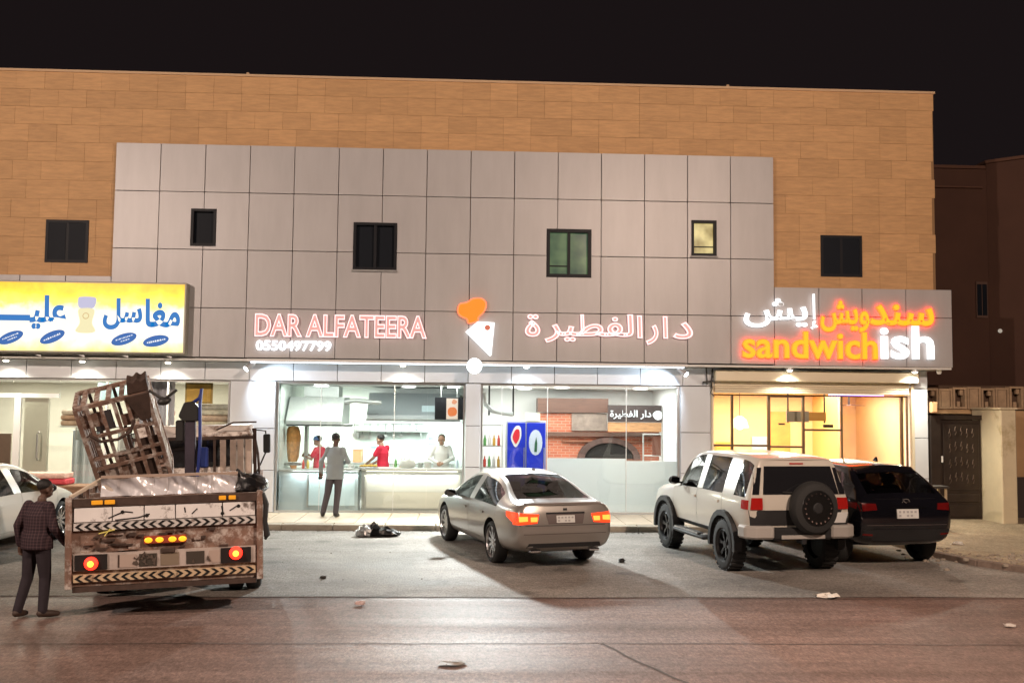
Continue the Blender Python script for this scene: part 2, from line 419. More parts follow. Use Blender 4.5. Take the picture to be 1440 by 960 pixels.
for i, (a, b, c, d) in enumerate(WIN):
    w = MB(); t = .06 if i not in (3,) else .075
    y0, y1 = (-.015, .125) if 0 < i < 5 else (.08, .135)
    w.box(a+.002, b-.002, y0, y1, c+.002, c+t); w.box(a+.002, b-.002, y0, y1, d-t, d-.002); w.box(a+.002, a+t, y0, y1, c+t, d-t); w.box(b-t, b-.002, y0, y1, c+t, d-t)
    f = w.build('window', alu, bld); f['label'] = wl[i]
    gm = dark_glass
    if i == 3: gm = lit_glass('green_lit_glass', S(52, 78, 62), S(98, 120, 84), .9, 2.2)
    if i == 4: gm = lit_glass('yellow_lit_glass', S(225, 205, 140), S(150, 130, 80), 1.0, 3)
    if i in (1, 4): bx('pane', gm, f, a+t, b-t, .09, .1, c+t, d-t)
    else:
        m = (a+b)/2
        bx('mullion', alu, f, m-.03, m+.03, y0+.02, y1-.02, c+t, d-t)
        bx('pane', gm, f, a+t, m-.03, .09, .1, c+t, d-t); bx('pane', gm, f, m+.03, b-t, .1, .11, c+t, d-t)
        if i == 3: bx('sill_rail', alu, f, a+t, m-.03, .07, .088, c+.24, c+.27)
    if i == 4: bx('sill_rail', alu, f, a+t, b-t, .07, .088, c+.2, c+.225)
    if i in (2, 4): bx('sill', M('grey_sill', (.3, .3, .3), .5), f, a-.02, b+.02, -.05, -.017, c-.04, c)
# lower strip above the shop windows, pillars
bx('wall', core_m, bld, X0, 17.9, .56, .9, 2.96, 3.35)
xx = -7.6
while xx < 17.85:
    plate('strip_panel', white_panel, (xx, min(xx+.95, 17.88), 2.95, 3.355), .5, .56, .014, bld); xx += .95
def pillar(a, b, zs, y=.5, d=.5):
    bx('pillar', core_m, bld, a+.012, b-.012, y+.06, y+d, .1, 2.945)
    for c, e in zip(zs, zs[1:]): plate('pillar_panel', white_panel if b > 3 else white_panel, (a, b, c, e), y, y+.06, .014, bld)
    for sx in (a, b-.012): bx('pillar_side', white_panel, bld, sx, sx+.012, y+.061, y+d, .1, 2.945)
pillar(2.45, 3.43, (.12, 1.02, 1.92, 2.945))
pillar(7.55, 7.88, (.12, 1.12, 2.02, 2.945))
pillar(12.30, 12.98, (.12, 1.02, 1.92, 2.945))
pillar(17.56, 17.88, (.0, .95, 1.85, 2.945))
# shells of the four shops
def shell(x0, x1, yb, zc, wall, floor, ceil, ztop=2.95):
    bx('back_wall', wall, bld, x0, x1, yb, yb+.1, .1, 3.3)
    bx('side_wall', wall, bld, x0-.06, x0, .97, yb, .1, 3.3); bx('side_wall', wall, bld, x1, x1+.06, .97, yb, .1, 3.3)
    bx('floor', floor, bld, x0, x1, .505, yb, .06, .118); bx('ceiling', ceil, bld, x0, x1, .91, yb, zc, zc+.06)
tilefloor = M('shop_floor', (.5, .48, .45), .3)
shell(-8, 2.39, 4.2, 2.93, M('cream_wall', (.72, .68, .58), .7, var=.05, vscale=2), tilefloor, M('white_ceiling', (.8, .8, .78), .8))
shell(3.45, 7.62, 4.6, 2.90, M('kitchen_glass_wall', (.60, .66, .62), .18, var=.04, vscale=3), tilefloor, M('white_ceiling'))
shell(7.82, 12.5, 4.9, 2.92, M('white_wall', (.78, .8, .78), .6), tilefloor, M('white_ceiling'))
shell(12.8, 17.7, 4.2, 2.84, M('orange_wall', (.88, .64, .33), .6, var=.06, vscale=1), M('warm_floor', (.5, .4, .28), .35), M('warm_ceiling', (.8, .66, .42), .8))
area('ceiling_glow', (-1.5, 2.3, 2.9), (0, 0, 0), 6, 2.2, 240, (1, .95, .82), bld)
area('ceiling_glow', (5.5, 1.15, 2.88), (R(18), 0, 0), 3.8, .5, 150, (.97, 1, .96), bld)
area('kitchen_fill', (6.3, 3.6, 2.06), (R(20), 0, 0), 2.2, .5, 110, (.93, 1, .96), bld); area('kitchen_fill', (4.3, 3.4, 2.5), (R(20), 0, 0), 1.2, .5, 90, (1, 1, .9), bld)  # unseen lamps added to brighten the back of the kitchen
area('ceiling_glow', (10.1, 2.6, 2.9), (0, 0, 0), 4, 2.8, 300, (1, .98, .94), bld)
area('ceiling_glow', (15.2, 2.2, 2.82), (0, 0, 0), 4.2, 2.2, 330, (1, .86, .60), bld)
# shop fronts: frame and panes
steel = M('brushed_steel', (.62, .63, .63), .3, .9)
clear = glass('shop_glass', (.96, .985, .975), .035)
dkframe = M('bronze_frame', (.13, .085, .05), .4, .4)
def shopfront(x0, x1, z0, z1, y, xs, fm, label, fr=.04, kick=.0):
    f = MB(); f.box(x0, x1, y-.03, y+.03, z1-fr, z1); f.box(x0, x1, y-.03, y+.03, z0, z0+fr+kick)
    f.box(x0, x0+fr, y-.03, y+.03, z0+fr+kick, z1-fr); f.box(x1-fr, x1, y-.03, y+.03, z0+fr+kick, z1-fr)
    o = f.build('shop_window', fm, bld); o['label'] = label
    e = [x0+fr]+list(xs)+[x1-fr]
    for a, b in zip(e, e[1:]): bx('pane', clear, o, a+.004, b-.004, y-.005, y+.005, z0+fr+kick, z1-fr)
    return o
sf1 = shopfront(3.44, 7.54, .12, 2.945, .6, (4.40, 6.0, 6.72), steel, 'steel framed kitchen shop window with clear panes')
for x in (4.40, 6.0): bx('joint', M('silicone_joint', (.8, .82, .8), .4), sf1, x-.006, x+.006, .588, .612, .16, 2.9)
sf2 = shopfront(7.89, 12.29, .12, 2.945, .6, (8.35, 9.36, 11.11), steel, 'steel framed shop window with frosted lower panes')
for x in (8.35, 9.36, 11.11): bx('joint', M('silicone_joint'), sf2, x-.008, x+.008, .588, .612, .16, 2.9)
frost = M('frosted_glass', S(218, 226, 228), .35, spec=.4); nt = frost.node_tree
tl = nt.nodes.new('ShaderNodeBsdfTranslucent'); tl.inputs[0].default_value = rgba(S(240, 243, 243)); mxs = nt.nodes.new('ShaderNodeMixShader'); mxs.inputs[0].default_value = .62
nt.links.new(nt.nodes['Principled BSDF'].outputs[0], mxs.inputs[1]); nt.links.new(tl.outputs[0], mxs.inputs[2]); nt.links.new(mxs.outputs[0], nt.nodes['Material Output'].inputs[0])
for a, b, z in ((9.37, 11.10, 1.33), (11.12, 12.27, 1.28)): bx('frosted_panel', frost, sf2, a, b, .62, .63, .17, z)
sf3 = shopfront(13.02, 17.48, .12, 2.78, .66, (13.5, 14.32, 15.1, 15.97, 17.34), dkframe, 'warm lit shop window with dark mullions under the shutter', .03)
for x, w, z0 in ((13.49, .05, .15), (14.32, .06, .15), (15.1, .05, .15), (15.97, .03, .15), (17.34, .05, .15)): bx('mullion', dkframe, sf3, x-w/2, x+w/2, .62, .7, z0, 2.75)
for a, b, z in ((13.05, 14.28, 1.62), (14.36, 15.07, 1.6), (15.13, 15.95, 1.98), (14.36, 15.07, 2.72)): bx('transom', dkframe, sf3, a, b, .625, .695, z, z+.045)
bx('door_handle', dkframe, sf3, 15.85, 16.2, .55, .6, 1.02, 1.08)
sf0 = shopfront(-6, 2.43, .12, 2.945, .6, (-2.2, -1.2, -.2, 1.1, 1.95), steel, 'wide shop window of the blanket shop at the left', .035)
bx('transom', M('white_alu', (.75, .76, .77), .35), sf0, -5.9, -1.22, .57, .64, 2.53, 2.62)
for x in (-2.08, -.2, 1.1): bx('mullion', M('white_alu'), sf0, x-.05*(x < -2)-.02, x+.05*(x < -2)+.02, .565, .635, .16, 2.53 if x < -2 else 2.9)
bx('wall_panel', M('cream_wall'), sf0, -1.95, -1.45, .62, .72, .16, 2.52)
bx('door_leaf', M('brown_door', (.25, .16, .12), .4, var=.1), sf0, -3.2, -2.22, .645, .68, .16, 1.75)
MB().tube([(-1.6, .55, 1.2), (-1.6, .48, 1.25), (-1.6, .48, 1.75), (-1.6, .55, 1.8)], .02).build('door_handle', steel, sf0, True)
# roller shutter box
shm = M('shutter_beige', (.76, .68, .52), .45, .1, rnd=.03)
sh = MB().box(13.04, 17.6, .3, .75, 3.06, 3.3).build('roller_shutter', shm, bld, bevel=.02)
for k in range(5):
    z = 2.80+k*.052; MB().prism([(.5, z), (.485, z+.012), (.485, z+.038), (.5, z+.050), (.53, z+.05), (.53, z)], 13.06, 17.45, 'x').build('slat', shm, sh)
bx('guide_rail', shm, sh, 12.985, 13.035, .48, .58, .12, 3.05); bx('guide_rail', shm, sh, 17.5, 17.56, .48, .58, .12, 3.05)
# ------------------------------------------------------------------ lamps on the shop front
lampw = (.93, 1, .98); warmw = (1, .93, .74)
hood = M('lamp_housing', (.55, .56, .57), .4, .5)
t = thing('flood_light', 'bright round white floodlight under the pizza slice emblem', 'flood light', (7.73, -.1, 3.42))
MB().bar((7.73, .0, 3.36), (7.73, -.16, 3.34), .05).build('bracket', hood, t)
MB().lathe([(0, .1), (.1, .1), (.15, .03), (.16, -.04), (.14, -.045)], (7.73, -.2, 3.3), 'y').build('housing', hood, t, True)
MB().sphere((7.73, -.215, 3.3), (.165, .10, .165)).build('lens', E('flood_lens', lampw, 6), t, True)
spot('flood_beam', (7.73, -.34, 3.26), (7.65, -4.0, 0), 3100, lampw, 128, 1, .16, t)
def side_spot(x, tx, label):
    t = thing('spotlight', label, 'spotlight', (x, .1, 3.36), 0, 'tilted spotlights under the fascia')
    s = 1 if tx > x else -1
    MB().cyl((x, .12, 3.36), (x, .12, 3.30), .02).build('bracket', hood, t)
    MB().cyl((x+.05*s, .10, 3.31), (x-.09*s, -.02, 3.18), .05, .065).build('housing', hood, t, True)
    MB().cyl((x-.09*s, -.02, 3.181), (x-.098*s, -.026, 3.172), .06).build('lens', E('spot_lens', lampw, 12), t)
    spot('spot_beam', (x+.02*s, .02, 3.16), (tx, .62, 2.4), 95, (.76, .89, 1), 120, .8, .04, t)
    spot('spot_beam', (x-.1*s, -.03, 3.16), (x-.5*s, -4, 0), 420, lampw, 150, .8, .04, t)
side_spot(2.98, 3.7, 'white spotlight over the left wall pillar of the kitchen shop')
side_spot(12.22, 11.4, 'white spotlight over the pillar beside the beige shutter')
def downlight(x, y, col, p, label):
    t = thing('downlight', label, 'downlight', (x, y, 3.36), 0, 'round downlights in the soffit')
    MB().lathe([(.085, 0), (.09, -.05), (.07, -.055), (.06, -.02), (0, -.02)], (x, y, 3.358), 'z', 18).build('ring', hood, t, True)
    MB().sphere((x, y, 3.31), (.062, .062, .035), 12, 7).build('lens', E('down_lens_%d' % (col == warmw), col, 14), t, True)
    spot('down_beam', (x, y-.02, 3.25), (x, .42, 2.2), p, col, 125, .7, .05, t)
    spot('down_beam', (x, y-.02, 3.25), (x, -2.2, 0), p*2.2, col, 150, .8, .05, t)
cold = (.8, .92, 1)
for a in ((-2.2, .2, warmw, 75, 'downlight under the yellow sign, beside the frame edge'), (-.61, .2, warmw, 75, 'downlight under the yellow sign, between two others'),
          (1.19, .2, warmw, 75, 'downlight under the right end of the yellow sign'), (6.19, .2, warmw, 75, 'warm downlight above the kitchen shop window'),
          (8.86, .2, cold, 75, 'bluish downlight right of the floodlight'), (14.63, .12, warmw, 95, 'warm downlight above the beige roller shutter'),
          (17.42, .12, warmw, 95, 'downlight at the right end over the roller shutter')): downlight(*a)

t = thing('light_strip', 'thin white light strip under the fascia of the middle shops', 'light strip', (7.6, .06, 3.35))
bx('channel', hood, t, 2.95, 12.3, .045, .085, 3.342, 3.359); bx('diffuser', E('strip_glow', (.74, .88, 1), 7), t, 2.97, 12.28, .04, .09, 3.328, 3.341)
# ------------------------------------------------------------------ signs
def lit(name, col, s): return E(name, col, s)
def word_boxes(s, x0, x1, z0, z1, offset=0):
    full = bounds(text_mesh(s, offset=offset)); out = []
    for i, ch in enumerate(s):
        if ch == ' ': continue
        right = bounds(text_mesh(s[:i+1], offset=offset))[1]; b = bounds(text_mesh(ch, offset=offset)); w = b[1]-b[0]
        k = (x1-x0)/(full[1]-full[0]); q = (z1-z0)/(full[3]-full[2])
        X1 = x0+(right-full[0])*k; out.append((ch, X1-w*k, X1, z0+(b[2]-full[2])*q, z0+(b[3]-full[2])*q))
    return out
def outlined_sign(root, items, offset, depth, face, neon, r, sz):
    """items: (text, x0,x1,z0,z1); each becomes a standing letter with a glowing outline"""
    for s, x0, x1, z0, z1 in items:
        b = bounds(text_mesh(s, offset=offset))
        me = text_mesh(s, offset=offset, extrude=.5, res=3); 
        for v in me.vertices: v.co.z *= depth
        set_text(me, b, x0, x1, z0, z1, -.055); o = text_obj('letter', me, face, root)
        me = text_mesh(s, offset=offset, outline=r/sz, res=3)
        for v in me.vertices: v.co.z *= sz
        set_text(me, b, x0, x1, z0, z1, -.055-depth*.5); text_obj('neon_outline', me, neon, o)
pinkface = M('letter_face_pink', (.50, .38, .37), .4, emit=(S(214, 138, 136), .72))
pinkneon = lit('neon_pink_white', (1, .64, .62), 1.75)
t = thing('shop_sign', 'pink outlined neon letters reading DAR ALFATEERA', 'sign', (4.9, -.03, 3.9))
outlined_sign(t, word_boxes('DAR ALFATEERA', 3.07, 6.69, 3.885, 4.35, .022), .022, .05, pinkface, pinkneon, .012, .62)
t = thing('phone_number_sign', 'small glowing white digits of a phone number under the pink letters', 'sign', (3.9, -.03, 3.57))
wneon = lit('letter_white', (1, .97, .98), 1.9)
for ch, a, b, c, d in word_boxes('0550497799', 3.09, 4.68, 3.575, 3.795, .026):
    bb = bounds(text_mesh(ch, offset=.026)); me = text_mesh(ch, offset=.026, extrude=.02); set_text(me, bb, a, b, c, d, -.05); text_obj('digit', me, wneon, t)
t = thing('shop_sign', 'pink outlined neon Arabic lettering right of the pizza slice emblem', 'sign', (10.6, -.03, 3.9))
# letter clusters of the Arabic shop name, right to left on the wall
AR = [('\ufea9', 12.03, 12.43, 3.955, 4.30), ('\ufe8d', 11.80, 11.89, 3.96, 4.42), ('\ufead', 11.44, 11.68, 3.82, 4.23), ('\ufe8d', 11.24, 11.335, 3.96, 4.43),
      ('\ufeae\ufef4\ufec4\ufed4\ufedf', 9.25, 11.14, 3.84, 4.45), ('\ufe93', 8.82, 9.12, 3.96, 4.42)]
outlined_sign(t, AR, .012, .05, pinkface, pinkneon, .012, .62)
# emblem: chef hat over a pizza slice
t = thing('pizza_emblem', 'glowing orange chef hat above a white pizza slice emblem', 'sign', (7.8, -.03, 3.56))
def smooth_poly(pts, n=6):
    out = []; N = len(pts)
    for i in range(N):
        p0, p1, p2, p3 = (Vector(pts[(i+k-1) % N]) for k in range(4))
        for j in range(n):
            u = j/n; out.append(tuple(.5*((2*p1)+(p2-p0)*u+(2*p0-5*p1+4*p2-p3)*u*u+(3*p1-p0-3*p2+p3)*u**3)))
    return out
hat = smooth_poly([(7.36, 4.47), (7.40, 4.62), (7.55, 4.66), (7.68, 4.74), (7.86, 4.75), (7.96, 4.65), (7.92, 4.48), (7.80, 4.35), (7.78, 4.27), (7.60, 4.22), (7.56, 4.31), (7.43, 4.37)])
MB().prism(hat, -.08, -.02).build('chef_hat', lit('emblem_orange', (1, .27, .01), 1.05), t)
MB().tube([(x, -.085, z) for x, z in hat+hat[:1]], .016, 6).build('neon_outline', lit('emblem_red_edge', (1, .16, .06), 2.2), t)
MB().prism([(7.53, 4.03), (7.79, 4.26), (8.15, 4.24), (8.09, 3.54), (8.06, 3.52)], -.08, -.02).build('pizza_slice', lit('emblem_white', (1, .97, .95), 1.8), t)
MB().lathe([(0, -.012), (.055, -.01), (.06, 0)], (8.0, -.081, 4.13), 'y', 16).build('red_topping', lit('emblem_topping', (.75, .18, .10), .9), t)
# sandwichish
t = thing('shop_sign', 'yellow and white glowing letters reading sandwichish with Arabic above', 'sign', (15.6, -.03, 3.57))
yel = lit('letter_yellow', (1, .48, .012), 1.2); redb = lit('letter_red_rim', (1, .035, .004), 10); wht = lit('letter_white_big', (1, .99, .97), 1.7)
def channel(root, s, box, offset, face, rim, rim_off, name='letter', src=None):
    x0, x1, z0, z1 = box
    bb = bounds(text_mesh(s, offset=offset)); k = (x1-x0)/(bb[1]-bb[0])
    me = text_mesh(s, offset=offset, extrude=.012); set_text(me, bb, x0, x1, z0, z1, -.075); o = text_obj(name, me, face, root)
    if rim:
        me = text_mesh(s, offset=offset+rim_off, extrude=.022); set_text(me, bb, x0, x1, z0, z1, -.036); text_obj('rim', me, rim, o)
for ch, a, b, c, d in word_boxes('sandwich', 13.55, 16.51, 3.565, 4.14, .008): channel(t, ch, (a, b, c, d), .008, yel, redb, .022)
for ch, a, b, c, d in word_boxes('ish', 16.57, 17.77, 3.565, 4.30, .026): channel(t, ch, (a, b, c, d), .026, wht, None, 0)
channel(t, '\ufeb7\ufef3\ufeed'[:0]+'\ufeb6\ufef3\ufeed', (15.27, 16.33, 4.16, 4.83), .012, yel, redb, .022, 'lettering')
channel(t, '\ufeaa\ufee8\ufeb3', (16.36, 17.77, 4.32, 4.76), .012, yel, redb, .022, 'lettering')
channel(t, '\ufeb6\ufef3', (13.56, 14.97, 4.22, 4.86), .018, wht, None, 0, 'lettering')
channel(t, '\ufe87', (15.03, 15.2, 4.19, 4.97), .018, wht, None, 0, 'lettering')
# yellow light box
t = thing('lightbox_sign', 'yellow backlit sign with blue Arabic lettering over the blanket shop', 'sign', (-1, -.15, 3.47))
bx('casing', M('sign_casing', (.35, .33, .28), .5, .4), t, -6.2, 1.66, -.245, -.004, 3.465, 4.965, bevel=.01)
m = M('yellow_sign_print', (.3, .25, .05), .4, emit=((1, 1, 1), 1.0)); nt = m.node_tree; n = nt.nodes; l = nt.links
g = n.new('ShaderNodeNewGeometry'); sx = n.new('ShaderNodeSeparateXYZ'); l.new(g.outputs['Position'], sx.inputs[0])
no = n.new('ShaderNodeTexNoise'); no.inputs['Scale'].default_value = 3.2; no.inputs['Detail'].default_value = 6; l.new(g.outputs['Position'], no.inputs['Vector'])
ad = n.new('ShaderNodeMath'); ad.operation = 'MULTIPLY_ADD'; l.new(no.outputs['Fac'], ad.inputs[0]); ad.inputs[1].default_value = .5; l.new(sx.outputs['Z'], ad.inputs[2])
mr = n.new('ShaderNodeMapRange'); mr.inputs[1].default_value = 3.7; mr.inputs[2].default_value = 5.2; l.new(ad.outputs[0], mr.inputs[0])
cr = n.new('ShaderNodeValToRGB'); l.new(mr.outputs[0], cr.inputs[0]); e = cr.color_ramp.elements
e[0].position = 0; e[0].color = rgba(S(255, 246, 140)); e[1].position = 1; e[1].color = rgba(S(250, 190, 20))
for p_, c_ in ((.10, S(255, 255, 205)), (.20, S(255, 255, 250)), (.62, S(255, 255, 240)), (.70, S(255, 244, 120)), (.86, S(255, 226, 40))):
    q = e.new(p_); q.color = rgba(c_)
l.new(cr.outputs[0], n['Principled BSDF'].inputs['Emission Color'])
face = bx('sign_face', m, t, -6.15, 1.62, -.251, -.246, 3.50, 4.93)
blue = lit('sign_blue_print', S(22, 122, 200), .95); bl2 = lit('sign_blue_oval', S(40, 110, 190), .85); wp = lit('sign_white_print', (.93, .97, 1), .95)
def flat(s, box, offset, mat, y=-.2545):
    bb = bounds(text_mesh(s, offset=offset)); me = text_mesh(s, offset=offset); set_text(me, bb, *box, y); text_obj('lettering', me, mat, t)
flat('\ufe8e\ufed0\ufee3', (.82, 1.545, 4.02, 4.62), .035, blue)
flat('\ufede\ufeb3', (-.05, .76, 3.96, 4.62), .035, blue)
flat('\ufef4\ufee0\ufecb', (-1.55, -.80, 3.95, 4.66), .035, blue)
bx('lettering', blue, t, -2.9, -1.54, -.2565, -.2525, 4.12, 4.245)
flat('\ufe94', (-3.3, -2.88, 4.12, 4.5), .02, blue)
for i, (x, z, rot) in enumerate(((.40, 3.765, .33), (1.06, 3.735, .22), (-1.07, 3.79, .42), (-1.92, 3.765, .40))):
    M3 = Matrix.Rotation(rot, 3, 'Z'); pts = [M3 @ Vector((.27*math.cos(k*math.pi/14), .115*math.sin(k*math.pi/14), 0)) for k in range(28)]
    o = MB().prism([(x+p.x, z+p.y) for p in pts], -.256, -.2515).build('blue_oval', bl2, t)
    random.seed(40+i); mb = MB()                                    # the tiny white writing, too blurred to read
    for r_ in (0,) if i in (1, 2) else (.028, -.03):
        px = -.19 if not r_ else (-.17 if r_ > 0 else -.08)
        while px < (.18 if r_ >= 0 else .12):
            w_ = random.uniform(.02, .05); h_ = random.uniform(.02, .04)*(1.3 if not r_ else .8)
            q = [M3 @ Vector((a_, b_+r_, 0)) for a_, b_ in ((px, -h_*.5), (px+w_, -h_*.4), (px+w_*.8, h_*.5), (px+.006, h_*.4))]
            mb.prism([(x+p.x, z+p.y) for p in q], -.2575, -.2562); px += w_+.008
    mb.build('white_print', wp, o)
mb = MB(); mb.prism(smooth_poly([(-.55, 4.42), (-.57, 4.6), (-.5, 4.64), (-.3, 4.64), (-.2, 4.6), (-.24, 4.42), (-.4, 4.40)]), -.2555, -.2515)
o = mb.build('printed_jar_lid', lit('print_lavender', S(200, 198, 226), .95), t)
mb = MB(); mb.prism(smooth_poly([(-.55, 4.38), (-.52, 4.1), (-.6, 3.92), (-.4, 3.88), (-.2, 3.92), (-.27, 4.1), (-.24, 4.38)]), -.2555, -.2515)
o = mb.build('printed_jar', lit('print_pale_yellow', S(250, 240, 190), .95), t)
MB().tube([(-.4+.06*math.cos(k*.5236), -.2575, 4.24+.06*math.sin(k*.5236)) for k in range(13)], .009, 5).build('printed_ring', lit('print_tan', S(225, 190, 130), .9), o)
mb = MB()
for k in range(-6, 2): mb.bar((k*.9+.3, -.10, 3.45), (k*.9+.45, -.10, 3.40), .03)
mb.build('hanger_tabs', hood, t)

# ------------------------------------------------------------------ right hand side: alley wall, gate, neighbour
nb_m = M('neighbour_render', (.070, .032, .021), .9, var=.12, vscale=.8)
t = thing('neighbour_building', 'dark brown neighbouring building beyond the alley on the right', 'building', (21.5, 4, 0))
MB().prism([(20.24, 2.2), (21.25, 1.3), (45, 1.3), (45, 14), (20.24, 14)], 0, 8.52, 'z').build('wall', nb_m, t)
bx('wall', nb_m, t, 17.94, 20.235, 2.2, 14, 0, 8.38)
cap = M('neighbour_cap', (.10, .048, .031), .9)
MB().prism([(20.20, 2.16), (21.23, 1.24), (45, 1.24), (45, 14), (20.20, 14)], 8.525, 8.60, 'z').build('parapet', cap, t); bx('parapet', cap, t, 17.94, 20.19, 2.14, 2.5, 8.385, 8.46); bx('ledge', cap, t, 17.94, 20.1, 2.12, 2.198, 7.9, 7.94)
w_ = MB().box(19.90, 20.18, 2.15, 2.25, 4.72, 5.60).build('window', M('neighbour_window_frame', (.10, .055, .04), .6), t)
bx('pane', dark_glass, w_, 19.92, 20.03, 2.14, 2.149, 4.78, 5.54); bx('pane', dark_glass, w_, 20.05, 20.16, 2.14, 2.149, 4.78, 5.54)
MB().sphere((20.40, 2.02, 4.40), (.05, .05, .05), 10, 6).build('wall_lamp', E('wall_lamp_glow', (1, .86, .7), .4), t, True)
# boundary wall with pierced blocks above
bw = M('boundary_render', (.50, .32, .17), .9, var=.08, vscale=2)
t = thing('boundary_wall', 'brown boundary wall topped with pierced concrete blocks right of the gate', 'wall', (20.5, .8, 0))
bx('wall', bw, t, 19.45, 25, .9, 1.15, 0, 2.48)
bx('wall_over_gate', bw, t, 17.96, 19.448, .95, 1.15, 2.40, 2.5)
bx('plinth', M('dark_plinth', (.06, .045, .04), .8), t, 19.5, 25, .84, .895, 0, .98)
blk = M('breeze_block', (.50, .35, .22), .9, var=.18, vscale=6, rnd=.22)
mb0 = None; random.seed(9)
for k in range(20):
    x = 18.0+k*.33; h = random.choice((0, .04, .02))
    mb = MB(); z0, z1 = 2.51, 2.93+h+k*.014
    mb.box(x, x+.315, .90, 1.1, z0, z0+.045); mb.box(x, x+.315, .90, 1.1, z1-.045, z1); mb.box(x, x+.045, .90, 1.1, z0+.045, z1-.045); mb.box(x+.27, x+.315, .90, 1.1, z0+.045, z1-.045)
    if k % 2: mb.box(x+.06, x+.255, .91, 1.08, z0+.05, z1-.05)
    else: mb.box(x+.10, x+.18, .95, 1.05, z0+.05, z0+.17); mb.box(x+.18, x+.25, .95, 1.05, z1-.17, z1-.05)
    mb.build('pierced_block', blk, t)
bx('block_backing', M('dark_void', (.12, .075, .05), .95), t, 17.97, 24.6, 1.12, 1.16, 2.5, 3.05)  # added sheet; its dark colour stands in for shade in the hollows
t = thing('gate_pillar', 'cream painted square pillar right of the dark metal gate', 'pillar', (19.1, 0, 0))
cream = M('cream_paint', (.66, .575, .40), .8, var=.08, vscale=2, dirt=((.45, .36, .2), .12, 1.1))
MB().box(19.07, 19.41, -.36, .88, -.05, 2.50).build('shaft', cream, t, bevel=.02)
MB().box(19.045, 19.435, -.385, .88, 2.502, 2.545).build('cap', cream, t, bevel=.008)
gm = M('gate_metal', (.045, .032, .026), .42, .5, var=.2, vscale=3); go = M('gate_ornament', (.14, .10, .08), .4, .7)
t = thing('metal_gate', 'dark brown double metal gate with wrought ornaments beside the last shop', 'gate', (18.4, .5, 0))
bx('gate_frame', gm, t, 17.90, 18.12, .42, .56, -.02, 2.36); bx('gate_frame', gm, t, 18.12, 19.06, .42, .56, 2.27, 2.37)
for a, b in ((18.13, 19.05),):
    lf = bx('gate_leaf', gm, t, a, b, .47, .53, .02, 2.26); w = b-a
    for z0, z1 in ((.12, .38), (.44, .62)): bx('raised_panel', gm, lf, a+.06, b-.05, .445, .468, z0, z1, bevel=.01)
    bx('raised_panel', gm, lf, a+.06, b-.05, .45, .468, .70, 2.18, bevel=.008)
    for r_ in range(4):
        for c_ in range(5):
            x, z = a+.2+c_*.13, .86+r_*.34+(.05 if c_ in (1, 2) else 0)
            MB().tube([(x, .44, z), (x+.02, .43, z+.06), (x, .43, z+.13), (x-.02, .43, z+.08), (x+.012, .44, z+.19)], .009, 5).build('scroll', go, lf)
    bx('latch', M('latch_white', (.85, .85, .82), .3), lf, a-.0, a+.035, .42, .445, 1.32, 1.46)
t = thing('utility_box', 'small pale square box on the wall corner above the dark gate', 'box', (17.93, .42, 2.42))
bx('housing', M('utility_box_paint', (.75, .42, .22), .6), t, 17.89, 18.02, .34, .46, 2.42, 2.65, bevel=.008)
bx('lid', M('utility_box_paint'), t, 17.905, 18.005, .332, .338, 2.44, 2.63)
t = thing('side_table', 'small dark topped metal stand between the black car and the gate', 'table', (17.1, -1.3, .07))
bx('top', M('stand_top', (.05, .045, .04), .4), t, 16.88, 17.30, -1.6, -1.2, .90, .94)
for x in (16.9, 17.24):
    for y in (-1.55, -1.25): bx('leg', M('stand_leg', (.45, .36, .24), .6), t, x, x+.04, y, y+.04, .07, .898)
# box sensor / camera under the right end of the fascia, cable clamp beside the shutter
t = thing('security_camera', 'small white dome camera under the right corner of the fascia', 'camera', (18.0, .3, 3.36))
MB().lathe([(.05, .0), (.055, -.05), (.04, -.09), (0, -.1)], (18.0, .2, 3.36), 'z', 12).build('dome', M('camera_white', (.8, .8, .78), .3), t, True)
bx('mount', M('camera_white'), t, 17.95, 18.05, .16, .24, 3.352, 3.359)
t = thing('cable_bracket', 'dark iron bracket with loose cables beside the shutter box', 'bracket', (12.93, .48, 2.9))
ir = M('black_iron', (.02, .02, .02), .5)
MB().bar((12.86, .44, 3.36), (12.88, .42, 2.98), .025).bar((13.0, .44, 3.33), (12.97, .42, 2.9), .03).build('arm', ir, t)
MB().bar((12.78, .43, 3.03), (13.02, .43, 3.06), .04).build('clamp', ir, t)
MB().tube([(12.98, .43, 3.3), (13.0, .40, 3.15), (12.95, .40, 3.05), (12.99, .41, 2.92), (12.96, .43, 2.8), (13.04, .43, 2.72)], .012, 6).build('cable', ir, t, True)
